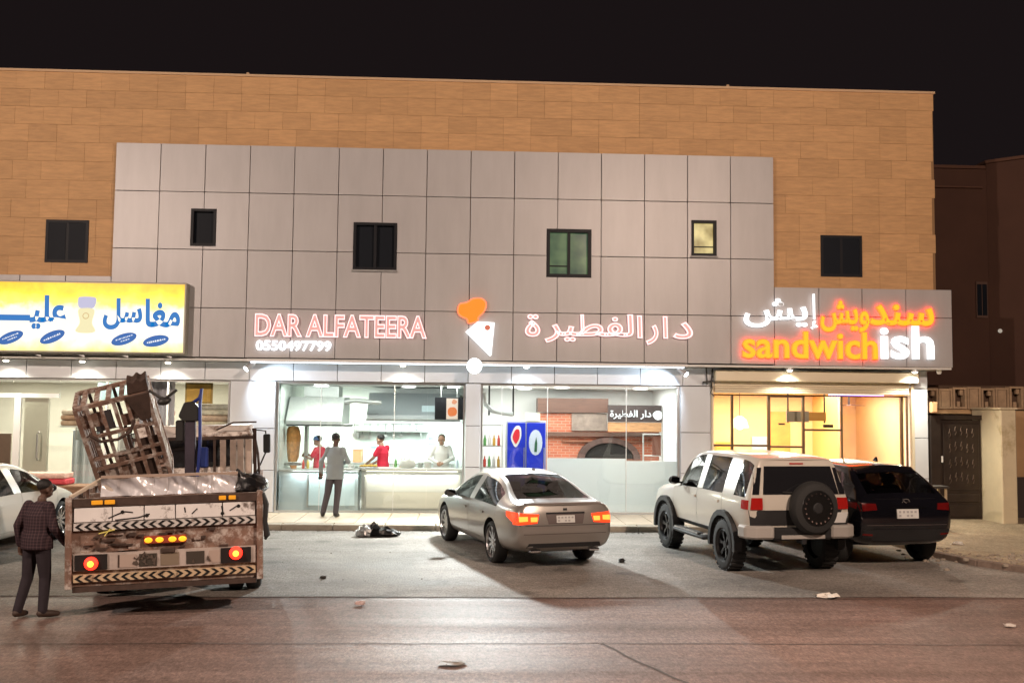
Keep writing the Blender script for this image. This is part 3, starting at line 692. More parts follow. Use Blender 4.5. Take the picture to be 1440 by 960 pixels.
# ------------------------------------------------------------------ vehicles
black_pl = M('black_plastic', (.016, .016, .017), .55, spec=.4)
tyre_m = M('tyre_rubber', (.018, .018, .018), .8, bump=.1, bscale=90)
chrome = M('chrome', (.75, .75, .76), .12, 1)
alloy = M('alloy_rim', (.50, .50, .51), .28, .9)
dalloy = M('dark_alloy_rim', (.05, .05, .052), .35, .8)
well = M('wheel_well', (.012, .012, .012), .9)
seat_m = M('seat_fabric', (.03, .028, .027), .8)
plate_w = M('plate_white', (.62, .62, .6), .4)
car_glass = glass('car_glass', (.30, .33, .33), .10); dark_car_glass = glass('tinted_car_glass', (.16, .16, .17), .05)
def ev_mesh(o):
    dg = bpy.context.evaluated_depsgraph_get(); dg.update()
    return bpy.data.meshes.new_from_object(o.evaluated_get(dg))
def car_shell(stations, tags, wheels, nid, zcrease=()):
    """stations: (y, [(x,z,dy)...]) half rings from the bottom centre to the roof centre. tags[(station, seg)] = material id."""
    bm = bmesh.new(); rings = []
    cl = bm.edges.layers.float.new('crease_edge')
    for y, half in stations:
        full = half+[(-q[0],)+tuple(q[1:]) for q in half[-2:0:-1]]
        rings.append([bm.verts.new((q[0], y+(q[2] if len(q) > 2 else 0), q[1])) for q in full])
    n = len(rings[0]); h = len(stations[0][1])-1
    seg = lambda j: j if j < h else n-1-j
    for i in range(len(rings)-1):
        for j in range(n):
            f = bm.faces.new((rings[i][j], rings[i][(j+1) % n], rings[i+1][(j+1) % n], rings[i+1][j]))
            t = tags.get((i, seg(j)), 0); side = 0 if j < h else 1
            f.material_index = t[side] if isinstance(t, tuple) else t
    for r in (rings[0], rings[-1]):
        for k in range(h):
            a, b = r[k], r[k+1]; c = r[(n-k-1) % n] if k+1 != h else None; d = r[(n-k) % n] if k else None
            vs = [a, b]+([c] if c is not None and c is not b else [])+([d] if d is not None and d is not a else [])
            bm.faces.new(vs).material_index = 0
    for e in bm.edges:
        for k in zcrease:
            for r in rings:
                pass
    cr = {}
    for k, v in dict(zcrease).items():
        for r in rings: cr[r[k]] = (k, v); cr[r[(n-k) % n]] = (k, v)
    for e in bm.edges:
        a, b = e.verts
        if a in cr and b in cr and cr[a][0] == cr[b][0] and abs(a.co.y-b.co.y) > .03 and (a.co.x > 0) == (b.co.x > 0): e[cl] = cr[a][1]
    for r in (rings[0], rings[-1]):
        for k in range(n):
            e = bm.edges.get((r[k], r[(k+1) % n]))
            if e: e[cl] = .45
    bmesh.ops.recalc_face_normals(bm, faces=bm.faces)
    me = bpy.data.meshes.new('shell'); bm.to_mesh(me); bm.free()
    for k in range(nid): me.materials.append(_ids[k] if k < len(_ids) else well)
    o = bpy.data.objects.new('shell', me); COL.objects.link(o)
    s = o.modifiers.new('s', 'SUBSURF'); s.levels = s.render_levels = 2
    cb = MB()
    for (x, y, z, r) in wheels:
        sx = 1 if x > 0 else -1; cb.cyl((x-sx*.24, y, z), (x+sx*.5, y, z), r, n=28)
    c = cb.build('cutter', well); COL.objects.unlink(c); COL.objects.link(c)
    bo = o.modifiers.new('b', 'BOOLEAN'); bo.operation = 'DIFFERENCE'; bo.object = c; bo.solver = 'EXACT'; bo.material_mode = 'INDEX' if hasattr(bo, 'material_mode') else 'INDEX'
    for p in c.data.polygons: p.material_index = 0
    bo.material_mode = 'TRANSFER'
    out = ev_mesh(o)
    names = [m.name if m else '' for m in out.materials]
    bpy.data.objects.remove(o); bpy.data.objects.remove(c)
    bm = bmesh.new(); bm.from_mesh(out); bm.normal_update(); bvh = BVHTree.FromBMesh(bm); bm.free()
    return out, names, bvh
_ids = [bpy.data.materials.new('id%d' % k) for k in range(20)]
def extract(src, names, ids, name, mats, parent, push=0, shrink=0):
    """faces of src whose id is in ids as one child mesh; mats: id -> material"""
    bm = bmesh.new(); bm.from_mesh(src)
    idn = {('id%d' % k): k for k in range(20)}; mid = [idn.get(x, 99) for x in names]
    bmesh.ops.delete(bm, geom=[f for f in bm.faces if mid[f.material_index] not in ids], context='FACES')
    if not bm.faces: bm.free(); return None
    order = []
    for f in bm.faces:
        m = mats[mid[f.material_index]]
        if m not in order: order.append(m)
        f.material_index = order.index(m); f.smooth = True
    bm.normal_update()
    if shrink:
        mv = {}
        for v in bm.verts:
            if any(len(e.link_faces) == 1 for e in v.link_edges):
                c = sum((f.calc_center_median() for f in v.link_faces), Vector())/len(v.link_faces); d = c-v.co
                mv[v] = d.normalized()*shrink
        for v, d in mv.items(): v.co += d
    if push:
        for v in bm.verts: v.co += v.normal*push
    for e in bm.edges: e.smooth = not (len(e.link_faces) == 2 and e.calc_face_angle(0) > R(50))
    me = bpy.data.meshes.new(name); bm.to_mesh(me); bm.free()
    for m in order: me.materials.append(m)
    o = bpy.data.objects.new(name, me); COL.objects.link(o); o.parent = parent
    return o
def patch(name, bvh, quad, d, offs, mat, parent, nu=6, nv=4, thick=0):
    q = [Vector(p) for p in quad]; d = Vector(d).normalized(); vs = []
    for j in range(nv+1):
        for i in range(nu+1):
            u, v = i/nu, j/nv
            p = (q[0]*(1-u)+q[1]*u)*(1-v)+(q[3]*(1-u)+q[2]*u)*v
            hit = bvh.ray_cast(p-d*2, d, 6)
            vs.append((hit[0]-d*offs) if hit[0] is not None else bvh.find_nearest(vs[-1] if vs else p+d*1.9)[0]-d*offs)
    mb = MB(); N = nu+1
    fs = [(j*N+i, j*N+i+1, (j+1)*N+i+1, (j+1)*N+i) for j in range(nv) for i in range(nu)]
    mb.add(vs, fs)
    base = [p+d*(offs+.01) for p in vs]; mb.add(base, [f[::-1] for f in fs])
    K = len(vs); rim = [i for i in range(N)]+[j*N+nu for j in range(1, nv+1)]+[nv*N+i for i in range(nu-1, -1, -1)]+[j*N for j in range(nv-1, 0, -1)]
    for a, b in zip(rim, rim[1:]+rim[:1]): mb.f.append([a, b, K+b, K+a]); mb.mi.append(0)
    return mb.build(name, mat, parent, True, local=True)
def wheel(parent, x, y, r, w, rim, style, rr=None, zo=0):
    s = 1 if x > 0 else -1; rr = rr or r*.70; cz = r+zo
    hw = w/2
    prof = [(rr, hw*.8), (rr+.02, hw), (r-.05, hw), (r-.015, hw*.85), (r, hw*.6), (r, -hw*.6), (r-.015, -hw*.85), (r-.05, -hw), (rr, -hw*.9)]
    t = MB(); t.lathe([(a, b*s) for a, b in prof], (x, y, cz), 'x', 28)
    if style == 'offroad':
        for k in range(26):
            a = 2*math.pi*k/26; t.bar((x-hw*.9, y+math.cos(a)*r, cz+math.sin(a)*r), (x+hw*.9, y+math.cos(a+.06)*r, cz+math.sin(a+.06)*r), .05, .022, (0, math.cos(a), math.sin(a)))
    o = t.build('wheel', tyre_m, parent, True, local=True)
    m = MB(); f = x+s*hw*.72
    m.lathe([(rr+.004, s*hw*.75+x), (rr-.015, s*hw*.9+x), (rr-.03, s*hw*.7+x), (rr-.04, x-s*hw*.2)], (0, y, cz), 'x', 28)
    m.lathe([(0, f-s*.01), (.05, f-s*.01), (.065, f-s*.035)], (0, y, cz), 'x', 14)
    n = {'alloy': 10, 'offroad': 6, 'five': 5}[style]
    for k in range(n):
        a = 2*math.pi*k/n+.2
        for q in ((-.09, .09) if style != 'alloy' else (0,)):
            p0 = (f-s*.03, y+math.cos(a)*.05, cz+math.sin(a)*.05); p1 = (f-s*.015, y+math.cos(a+q)*(rr-.02), cz+math.sin(a+q)*(rr-.02))
            m.bar(p0, p1, .03 if style != 'alloy' else .042, .02, (1, 0, 0))
    m.build('rim', rim, o, False, local=True)
    MB().cyl((x-s*hw*.5, y, cz), (x-s*hw*.25, y, cz), rr-.035, n=24).build('brake_disc', M('brake_dark', (.03, .028, .027), .6, .6), o, local=True)
    return o
def half(zb, w, zm, wb, zbelt, wr, zr, c1, c2, dy=None, zs=.14):
    """bottom centre, bottom edge, sill, side, belt, rail outer, rail inner, roof mid, roof centre"""
    p = [(0, zb), (w*.84, zb), (w*.97, zb+zs), (w, zm), (wb, zbelt), (wr, zr), (wr-.075, zr+c1*.75), (wr*.5, zr+c1), (0, zr+c2)]
    if dy: p = [(a, b, d) for (a, b), d in zip(p, dy)]
    return p
def mirror_part(parent, x, y, z, mat):
    s = 1 if x > 0 else -1
    o = MB().sphere((x+s*.14, y, z+.03), (.115, .07, .075), 12, 8).build('side_mirror', mat, parent, True, local=True)
    MB().bar((x-s*.02, y+.02, z-.02), (x+s*.1, y+.01, z+.0), .05, .035).build('mirror_stalk', mat, o, local=True)
    MB().box(x+s*.14-.08, x+s*.14+.08, y-.073, y-.066, z-.025, z+.08).build('mirror_glass', M('mirror_glass', (.6, .62, .62), .05, 1), o, local=True)
def seats(parent, ys, z0, w=.36):
    for y in ys:
        for x in (-w, w):
            o = MB().box(x-.23, x+.23, y-.02, y+.1, z0, z0+.5).build('seat', seat_m, parent, local=True, bevel=.04)
            MB().box(x-.13, x+.13, y-.01, y+.07, z0+.53, z0+.70).build('headrest', seat_m, o, local=True, bevel=.03)

# --- sedan
def sedan(root, paint, lit_tail, rim, taillights=True):
    st = [(-1.12, half(.36, .80, .62, .78, .93, .72, 1.03, .012, .015, (.06, .05, .03, -.03, .02, .06, .055, .045, .03))),
          (-1.0, half(.30, .88, .62, .85, .95, .78, 1.05, .015, .02)),
          (-.62, half(.24, .93, .62, .90, .965, .78, 1.06, .02, .03)),
          (-.18, half(.22, .93, .62, .905, .97, .70, 1.20, .04, .06)),
          (.05, half(.21, .93, .62, .91, .97, .655, 1.29, .045, .065)),
          (.42, half(.20, .93, .62, .91, .97, .615, 1.395, .045, .065)),
          (1.12, half(.20, .93, .62, .91, .965, .605, 1.44, .05, .07)),
          (1.20, half(.20, .93, .62, .91, .965, .605, 1.44, .05, .07)),
          (1.72, half(.20, .93, .62, .91, .96, .615, 1.40, .05, .07)),
          (2.28, half(.20, .93, .62, .91, .95, .70, 1.17, .05, .07)),
          (2.62, half(.20, .93, .62, .90, .94, .76, 1.0, .03, .05)),
          (3.2, half(.20, .92, .60, .88, .87, .72, .93, .03, .045)),
          (3.68, half(.20, .86, .52, .80, .74, .66, .82, .02, .03)),
          (3.84, half(.24, .72, .48, .70, .64, .58, .70, .01, .015))]
    tags = {}
    for i in (3, 4, 5): tags[(i, 4)] = (2, 3)
    for i in (7, 8): tags[(i, 4)] = (4, 5)
    for i in (2, 3, 4):
        for k in (6, 7): tags[(i, k)] = 6
    for i in (8, 9):
        for k in (6, 7): tags[(i, k)] = 7
    for i in (3, 4, 5, 6):
        for k in (2, 3): tags[(i, k)] = (8, 9)
    for i in (7, 8, 9):
        for k in (2, 3): tags[(i, k)] = (10, 11)
    W = [(s*.80, y, .345, .41) for s in (1, -1) for y in (0, 2.9)]
    me, names, bvh = car_shell(st, tags, W, 12, [(4, .35), (3, .15), (5, .2)])
    extract(me, names, {0, 99}, 'body', {0: paint, 99: well}, root)
    for a, nm in ((6, 'rear_window'), (7, 'windshield')): extract(me, names, {a}, nm, {a: car_glass}, root, -.006)
    for a, b in ((8, 2), (9, 3), (10, 4), (11, 5)):
        d = extract(me, names, {a}, 'door', {a: paint}, root, 0, .004)
        extract(me, names, {b}, 'window', {b: car_glass}, d, -.006)
        y = .42 if a < 10 else 1.42; s = 1 if a in (8, 10) else -1
        patch('handle', bvh, [(s*2, y-.02, .79), (s*2, y+.2, .785), (s*2, y+.2, .82), (s*2, y-.02, .825)], (-s, 0, 0), .02, paint, d, 4, 2)
    for s in (1, -1):
        mirror_part(root, s*.90, 2.05, .97, black_pl)
        for y in (0, 2.9): wheel(root, s*.80, y, .345, .24, rim, 'alloy', .265)
        red = M('tail_lens_lit', (.35, .01, .005), .2, emit=((1, .055, .012), 1.9)) if lit_tail else M('tail_lens', (.35, .012, .01), .2)
        inner = M('tail_lens_hot', (.5, .1, .02), .2, emit=((1, .22, .03), 3.2)) if lit_tail else M('tail_lens')
        o = patch('taillight', bvh, [(s*.50, -3, .765), (s*.86, -3, .74), (s*.86, -3, .93), (s*.46, -3, .90)], (0, 1, 0), .012, red, root, 8, 4)
        patch('side_lens', bvh, [(s*2, -1.02, .76), (s*2, -.74, .86), (s*2, -.72, .93), (s*2, -1.02, .93)], (-s, 0, 0), .01, red, o, 5, 3)
        patch('lamp_bulb', bvh, [(s*.66, -3, .80), (s*.80, -3, .79), (s*.80, -3, .87), (s*.66, -3, .87)], (0, 1, 0), .018, inner, o, 4, 2)
        patch('lamp_bulb', bvh, [(s*.50, -3, .79), (s*.61, -3, .79), (s*.61, -3, .86), (s*.49, -3, .86)], (0, 1, 0), .018, inner, o, 4, 2)
        patch('headlight', bvh, [(s*.5, 5, .58), (s*.8, 5, .60), (s*.8, 5, .70), (s*.5, 5, .66)], (0, -1, 0), .01, chrome, root)
        MB().box(s*.52-.09, s*.52+.09, -1.13, -1.02, .30, .345).build('exhaust_tip', chrome, root, local=True, bevel=.015)
    patch('trunk_spoiler', bvh, [(-.66, -1.06, 3), (.66, -1.06, 3), (.68, -.98, 3), (-.68, -.98, 3)], (0, 0, -1), .025, paint, root, 10, 2)
    patch('trunk_seam', bvh, [(-.80, -3, .72), (.80, -3, .72), (.80, -3, .728), (-.80, -3, .728)], (0, 1, 0), .003, black_pl, root, 14, 1)
    patch('plate_recess', bvh, [(-.30, -3, .745), (.30, -3, .745), (.34, -3, .90), (-.34, -3, .90)], (0, 1, 0), .003, M('recess_shade', (.11, .085, .08), .4), root, 8, 3)  # flat patch, no hollow; the recess's shade is put in its colour
    patch('trim_bar', bvh, [(-.34, -3, .905), (.34, -3, .905), (.34, -3, .93), (-.34, -3, .93)], (0, 1, 0), .012, chrome, root, 8, 1)
    patch('number_plate', bvh, [(-.16, -3, .765), (.16, -3, .765), (.16, -3, .88), (-.16, -3, .88)], (0, 1, 0), .016, plate_w, root, 2, 2)
    plate_marks(bvh, root, -.15, .15, .77, .875)
    patch('emblem', bvh, [(-.035, -3, .955), (.035, -3, .955), (.035, -3, .99), (-.035, -3, .99)], (0, 1, 0), .012, chrome, root, 2, 2)
    patch('bumper_line', bvh, [(-.84, -3, .585), (.84, -3, .585), (.84, -3, .595), (-.84, -3, .595)], (0, 1, 0), .004, M('recess_shade'), root, 14, 1)
    patch('diffuser', bvh, [(-.66, -3, .37), (.66, -3, .37), (.62, -3, .44), (-.62, -3, .44)], (0, 1, 0), .008, black_pl, root, 10, 2)
    MB().prism([(.30, 1.50), (.44, 1.505), (.36, 1.545)], -.02, .02, 'x').build('antenna_fin', paint, root, local=True)
    MB().box(-.70, .70, -.55, .1, .80, .93).build('parcel_shelf', seat_m, root, local=True)
    seats(root, (.35, 1.35), .62)
def plate_marks(bvh, root, x0, x1, z0, z1):
    dk = M('plate_print', (.36, .36, .36), .6); n = 5; w = (x1-x0)/n
    for r_ in range(2):
        for k in range(n):
            if (k+r_) % 3 == 1 and r_ == 0: continue
            a_ = x0+k*w+w*.2; b_ = a_+w*.55; c_ = z0+(z1-z0)*(.14+.46*r_); d_ = c_+(z1-z0)*.26
            patch('plate_print', bvh, [(a_, -3, c_), (b_, -3, c_), (b_, -3, d_), (a_, -3, d_)], (0, 1, 0), .019, dk, root, 1, 1)
def place(root, x, y, rz, tilt=None):
    root.location = (x, y, 0); root.rotation_euler = (0, 0, rz) if tilt is None else tilt
    return root
def carroot(name, label, x, y, deg):
    return thing(name, label, 'car', (x, y, 0), R(deg))
silver = M('silver_paint', (.32, .298, .275), .28, .5, coat=.6)
# rear-left tyre touches (8.14,-5.5): root is the rear axle centre
a = R(17)
sd = carroot('parked_car', 'silver grey sedan with glowing red brake lights parked before the kitchen shop', 8.02+.80*math.cos(a), -5.56+.80*math.sin(a), 17)
sd.scale = (.92, .93, .935)
sedan(sd, silver, True, alloy)
wc = carroot('parked_car', 'white sedan beside the loaded truck, half out of the frame', -.58, -5.75, -2)
wc.scale = (.95, .95, .97)
sedan(wc, M('white_paint', (.70, .68, .62), .3, coat=.5), False, alloy)

# --- off-road wagon with the spare wheel
t = fj = carroot('off_road_car', 'white off road wagon with a black spare wheel on its back door', 12.36, -6.05, 9)
fj.scale = (.90, .93, .945)
wp_ = M('cream_white_paint', (.52, .49, .43), .3, coat=.5)
def h2(zb, w, zm, wb, zbelt, wr, zr, c1, c2, dy=None): return half(zb, w, zm, wb, zbelt, wr, zr, c1, c2, dy, .12)
st = [(-.86, h2(.62, .86, .92, .84, 1.20, .66, 1.76, .03, .04, (.06, .04, .02, 0, .0, .12, .14, .13, .11))),
      (-.76, h2(.56, .92, .92, .895, 1.21, .69, 1.79, .035, .045)),
      (-.30, h2(.52, .94, .92, .91, 1.22, .70, 1.82, .04, .05)),
      (.10, h2(.50, .94, .92, .915, 1.22, .70, 1.83, .04, .05)),
      (.62, h2(.48, .94, .92, .915, 1.22, .70, 1.83, .045, .055)),
      (1.02, h2(.48, .94, .92, .915, 1.22, .70, 1.83, .045, .055)),
      (1.12, h2(.48, .94, .92, .915, 1.22, .70, 1.83, .045, .055)),
      (1.70, h2(.48, .94, .92, .915, 1.21, .70, 1.80, .045, .055)),
      (2.05, h2(.48, .94, .92, .915, 1.20, .76, 1.52, .04, .05)),
      (2.28, h2(.48, .94, .92, .91, 1.17, .80, 1.22, .03, .04)),
      (2.9, h2(.50, .93, .88, .89, 1.10, .78, 1.16, .03, .05)),
      (3.42, h2(.52, .90, .85, .84, 1.03, .74, 1.10, .02, .03)),
      (3.55, h2(.56, .84, .82, .78, .98, .70, 1.04, .01, .02))]
tags = {(1, 4): (2, 3), (3, 4): (4, 5), (4, 4): (4, 5), (6, 4): (6, 7), (7, 4): (6, 7)}
for i in (7, 8):
    for k in (6, 7): tags[(i, k)] = 8
for i in (3, 4, 5):
    for k in (2, 3): tags[(i, k)] = (11, 12)
for i in (6, 7, 8):
    for k in (2, 3): tags[(i, k)] = (9, 10)
for i in range(12):
    for k in (0, 1): tags[(i, k)] = 13
RW = .405
W = [(s*.84, y, RW, .50) for s in (1, -1) for y in (0, 2.69)]
me, names, bvh = car_shell(st, tags, W, 14, [(4, .6), (5, .4), (2, .4)])
extract(me, names, {0, 13, 99}, 'body', {0: wp_, 13: black_pl, 99: well}, t)
extract(me, names, {8}, 'windshield', {8: car_glass}, t, -.008)
for a_, b_, y in ((9, 6, 1.25), (10, 7, 1.25), (11, 4, .25), (12, 5, .25)):
    d = extract(me, names, {a_}, 'door', {a_: wp_}, t, 0, .005); s = 1 if a_ in (9, 11) else -1
    extract(me, names, {b_}, 'window', {b_: car_glass}, d, -.008)
    patch('handle', bvh, [(s*2, y, 1.06), (s*2, y+.16, 1.06), (s*2, y+.16, 1.10), (s*2, y, 1.10)], (-s, 0, 0), .025, wp_, d, 3, 2)
for b_ in (2, 3): extract(me, names, {b_}, 'quarter_window', {b_: dark_car_glass}, t, -.004)
for s in (1, -1):
    mirror_part(t, s*.92, 1.95, 1.27, black_pl)
    for y in (0, 2.69):
        wheel(t, s*.84, y, RW, .27, dalloy, 'offroad', .25)
        fl = MB()                                                        # flared arch
        pr = []
        for k in range(13):
            a_ = R(-8+196*k/12); pr.append((y+.54*math.cos(a_), RW+.03+.53*math.sin(a_)))
        inn = [(y+.46*math.cos(R(-8+196*k/12)), RW+.01+.46*math.sin(R(-8+196*k/12))) for k in range(13)]
        for k in range(12):
            vs = []
            for x in (s*.86, s*1.0): vs += [(x, *pr[k]), (x, *pr[k+1]), (x, *inn[k+1]), (x, *inn[k])]
            fl.add(vs, [(0, 1, 2, 3), (7, 6, 5, 4), (0, 4, 5, 1), (1, 5, 6, 2), (2, 6, 7, 3), (3, 7, 4, 0)])
        fl.build('wheel_arch', black_pl, t, local=True)
    sb = MB().tube([(s*.9, .55, .46), (s*1.02, .66, .44), (s*1.04, 1.3, .44), (s*1.02, 2.0, .44), (s*.9, 2.12, .46)], .045).build('side_step', black_pl, t, True, local=True)
    MB().box(s*1.02-.06, s*1.02+.06, .8, 1.9, .48, .5).build('step_pad', alloy, sb, local=True)
    o = patch('taillight', bvh, [(s*.66, -3, 1.04), (s*.86, -3, 1.04), (s*.84, -3, 1.22), (s*.66, -3, 1.22)], (0, 1, 0), .02, M('tail_lens', (.35, .012, .01), .2), t, 5, 3)
    patch('side_lens', bvh, [(s*2, -.80, 1.04), (s*2, -.62, 1.04), (s*2, -.62, 1.18), (s*2, -.80, 1.18)], (-s, 0, 0), .015, M('tail_lens'), o, 4, 3)
    MB().prism([(s*.50, -.98), (s*.80, -.97), (s*.97, -.86), (s*.99, -.62), (s*.8, -.62), (s*.5, -.80)], .60, .80, 'z').build('bumper_corner', M('bumper_silver', (.46, .44, .41), .35, .3), t, local=True, bevel=.03)
patch('lower_cladding', bvh, [(-.86, -3, .80), (.86, -3, .80), (.88, -3, 1.03), (-.88, -3, 1.03)], (0, 1, 0), .012, black_pl, t, 10, 3)
MB().prism([(-.52, -.95), (.52, -.95), (.52, -.7), (-.52, -.7)], .58, .77, 'z').build('bumper', black_pl, t, local=True, bevel=.03)
MB().box(-.38, .38, -.975, -.955, .60, .66).build('bumper_step', M('bumper_silver'), t, local=True, bevel=.004)
MB().bar((0, -1.0, .56), (0, -.8, .56), .07).build('tow_hitch', black_pl, t, local=True)
gl = M('rear_glass_dark', (.012, .012, .014), .05, spec=.6)
patch('rear_window', bvh, [(-.64, -3, 1.27), (.70, -3, 1.27), (.60, -3, 1.70), (-.58, -3, 1.70)], (0, 1, 0), .008, gl, t, 8, 5)
for s in (-1, 1): patch('side_rear_pane', bvh, [(s*.71, -3, 1.27), (s*.82, -3, 1.27), (s*.73, -3, 1.68), (s*.63, -3, 1.68)], (0, 1, 0), .009, gl, t, 3, 5)
patch('high_brake_light', bvh, [(-.12, -3, 1.73), (.12, -3, 1.73), (.12, -3, 1.75), (-.12, -3, 1.75)], (0, 1, 0), .012, M('tail_lens'), t, 3, 1)
patch('number_plate', bvh, [(.58, -3, .83), (.88, -3, .83), (.88, -3, .99), (.66, -3, .99)], (0, 1, 0), .02, plate_w, t, 3, 2)
patch('wiper', bvh, [(-.3, -3, 1.30), (.25, -3, 1.27), (.25, -3, 1.285), (-.3, -3, 1.315)], (0, 1, 0), .03, black_pl, t, 4, 1)
MB().box(.30, .52, -.9, -.84, 1.21, 1.29).build('amber_reflector', M('amber_lens', (.8, .3, .02), .25, emit=((1, .42, .03), .5)), t, local=True, bevel=.01)
sp = MB().lathe([(.0, -.0), (.28, -.0), (.37, .03), (.405, .09), (.405, .19), (.37, .24), (0, .24)], (.16, -1.14, 1.08), 'y', 36).build('spare_wheel', tyre_m, t, True, local=True)
MB().lathe([(0, -.01), (.20, -.012), (.27, -.006), (.285, .01)], (.16, -1.14, 1.08), 'y', 30).build('spare_rim', M('spare_rim_black', (.012, .012, .012), .35, .5), sp, True, local=True)
mb = MB()
for k in range(18):
    a_ = 2*math.pi*k/18; mb.cyl((.16+.225*math.cos(a_), -1.152, 1.08+.225*math.sin(a_)), (.16+.225*math.cos(a_), -1.166, 1.08+.225*math.sin(a_)), .014, n=8)
mb.build('bolt_ring', chrome, sp, local=True)
MB().lathe([(0, -.02), (.07, -.018), (.09, 0)], (.16, -1.15, 1.08), 'y', 16).build('hub_cap', black_pl, sp, True, local=True)
MB().box(.05, .27, -.9, -.86, .92, 1.24).build('spare_carrier', black_pl, t, local=True)
seats(t, (.2, 1.15), .85, .4)

# --- dark compact SUV
t = carroot('parked_car', 'black compact SUV parked at the right beside the white off road wagon', 14.36, -5.15, 9)
t.scale = (.93, .93, .96)
bp = M('black_paint', (.006, .006, .009), .16, .2, coat=.8)
st = [(-.86, half(.42, .82, .72, .80, 1.04, .74, 1.10, .015, .02, (.05, .04, .02, -.03, .0, .05, .05, .04, .03))),
      (-.74, half(.36, .90, .72, .87, 1.07, .77, 1.16, .02, .03)),
      (-.52, half(.32, .92, .72, .89, 1.08, .74, 1.30, .04, .06)),
      (-.14, half(.28, .92, .72, .90, 1.08, .665, 1.54, .05, .07)),
      (.10, half(.26, .92, .72, .90, 1.07, .645, 1.58, .05, .07)),
      (1.02, half(.26, .92, .72, .90, 1.05, .635, 1.61, .055, .075)),
      (1.10, half(.26, .92, .72, .90, 1.05, .635, 1.61, .055, .075)),
      (1.65, half(.26, .92, .72, .90, 1.04, .645, 1.56, .055, .075)),
      (2.15, half(.26, .92, .72, .90, 1.03, .72, 1.30, .05, .07)),
      (2.50, half(.26, .92, .72, .89, 1.02, .76, 1.08, .03, .05)),
      (3.1, half(.26, .90, .68, .86, .95, .72, 1.01, .03, .045)),
      (3.55, half(.30, .80, .60, .76, .82, .64, .88, .015, .02))]
tags = {(2, 4): (2, 3), (3, 4): (2, 3), (4, 4): (4, 5), (6, 4): (6, 7), (7, 4): (6, 7)}
for i in (1, 2):
    for k in (6, 7): tags[(i, k)] = 8
for i in (7, 8):
    for k in (6, 7): tags[(i, k)] = 9
for i in (3, 4):
    for k in (2, 3): tags[(i, k)] = (10, 11)
for i in (6, 7, 8):
    for k in (2, 3): tags[(i, k)] = (12, 13)
W = [(s*.80, y, .36, .43) for s in (1, -1) for y in (0, 2.66)]
me, names, bvh = car_shell(st, tags, W, 14, [(4, .4), (5, .2)])
extract(me, names, {0, 99}, 'body', {0: bp, 99: well}, t)
extract(me, names, {8}, 'rear_window', {8: dark_car_glass}, t, -.006); extract(me, names, {9}, 'windshield', {9: car_glass}, t, -.006)
for b_ in (2, 3): extract(me, names, {b_}, 'quarter_window', {b_: dark_car_glass}, t, -.005)
for a_, b_ in ((10, 4), (11, 5), (12, 6), (13, 7)):
    d = extract(me, names, {a_}, 'door', {a_: bp}, t, 0, .004); extract(me, names, {b_}, 'window', {b_: dark_car_glass}, d, -.006)
    s = 1 if a_ in (10, 12) else -1; y = .2 if a_ < 12 else 1.3
    patch('handle', bvh, [(s*2, y, .90), (s*2, y+.18, .90), (s*2, y+.18, .935), (s*2, y, .935)], (-s, 0, 0), .02, bp, d, 3, 2)
for s in (1, -1):
    mirror_part(t, s*.89, 1.95, 1.08, bp)
    for y in (0, 2.66): wheel(t, s*.80, y, .36, .24, dalloy, 'five', .25)
    o = patch('taillight', bvh, [(s*.56, -3, .94), (s*.84, -3, .92), (s*.86, -3, 1.05), (s*.58, -3, 1.04)], (0, 1, 0), .012, M('tail_lens_dark', (.12, .006, .006), .15), t, 6, 3)
    patch('side_lens', bvh, [(s*2, -.74, .95), (s*2, -.5, .98), (s*2, -.5, 1.05), (s*2, -.74, 1.05)], (-s, 0, 0), .01, M('tail_lens_dark'), o, 4, 3)
    patch('reflector', bvh, [(s*.62, -3, .52), (s*.80, -3, .53), (s*.80, -3, .56), (s*.62, -3, .55)], (0, 1, 0), .01, M('tail_lens_dark'), t, 3, 1)
patch('number_plate', bvh, [(-.2, -3, .80), (.2, -3, .80), (.2, -3, .95), (-.2, -3, .95)], (0, 1, 0), .016, plate_w, t, 2, 2)
plate_marks(bvh, t, -.18, .18, .81, .94)
patch('chrome_strip', bvh, [(-.35, -3, .965), (.35, -3, .965), (.35, -3, .985), (-.35, -3, .985)], (0, 1, 0), .012, M('dark_chrome', (.2, .2, .2), .2, 1), t, 6, 1)
MB().tube([(.07*math.cos(k*.5236), -.835, 1.065+.05*math.sin(k*.5236)) for k in range(13)], .011, 6).tube([(-.05, -.84, 1.08), (0, -.845, 1.05), (.05, -.84, 1.08)], .01, 6).build('emblem', chrome, t, True, local=True)
patch('bumper_trim', bvh, [(-.78, -3, .44), (.78, -3, .44), (.80, -3, .62), (-.80, -3, .62)], (0, 1, 0), .01, black_pl, t, 10, 3)
patch('tailgate_seam', bvh, [(-.74, -3, .69), (.74, -3, .69), (.74, -3, .696), (-.74, -3, .696)], (0, 1, 0), .003, M('recess_shade'), t, 12, 1)
patch('roof_spoiler', bvh, [(-.56, -.26, 3), (.56, -.26, 3), (.58, -.10, 3), (-.58, -.10, 3)], (0, 0, -1), .03, bp, t, 8, 2)
MB().prism([(.02, 1.67), (.14, 1.68), (.05, 1.75)], -.02, .02, 'x').build('antenna_fin', bp, t, local=True)
seats(t, (.25, 1.2), .75)
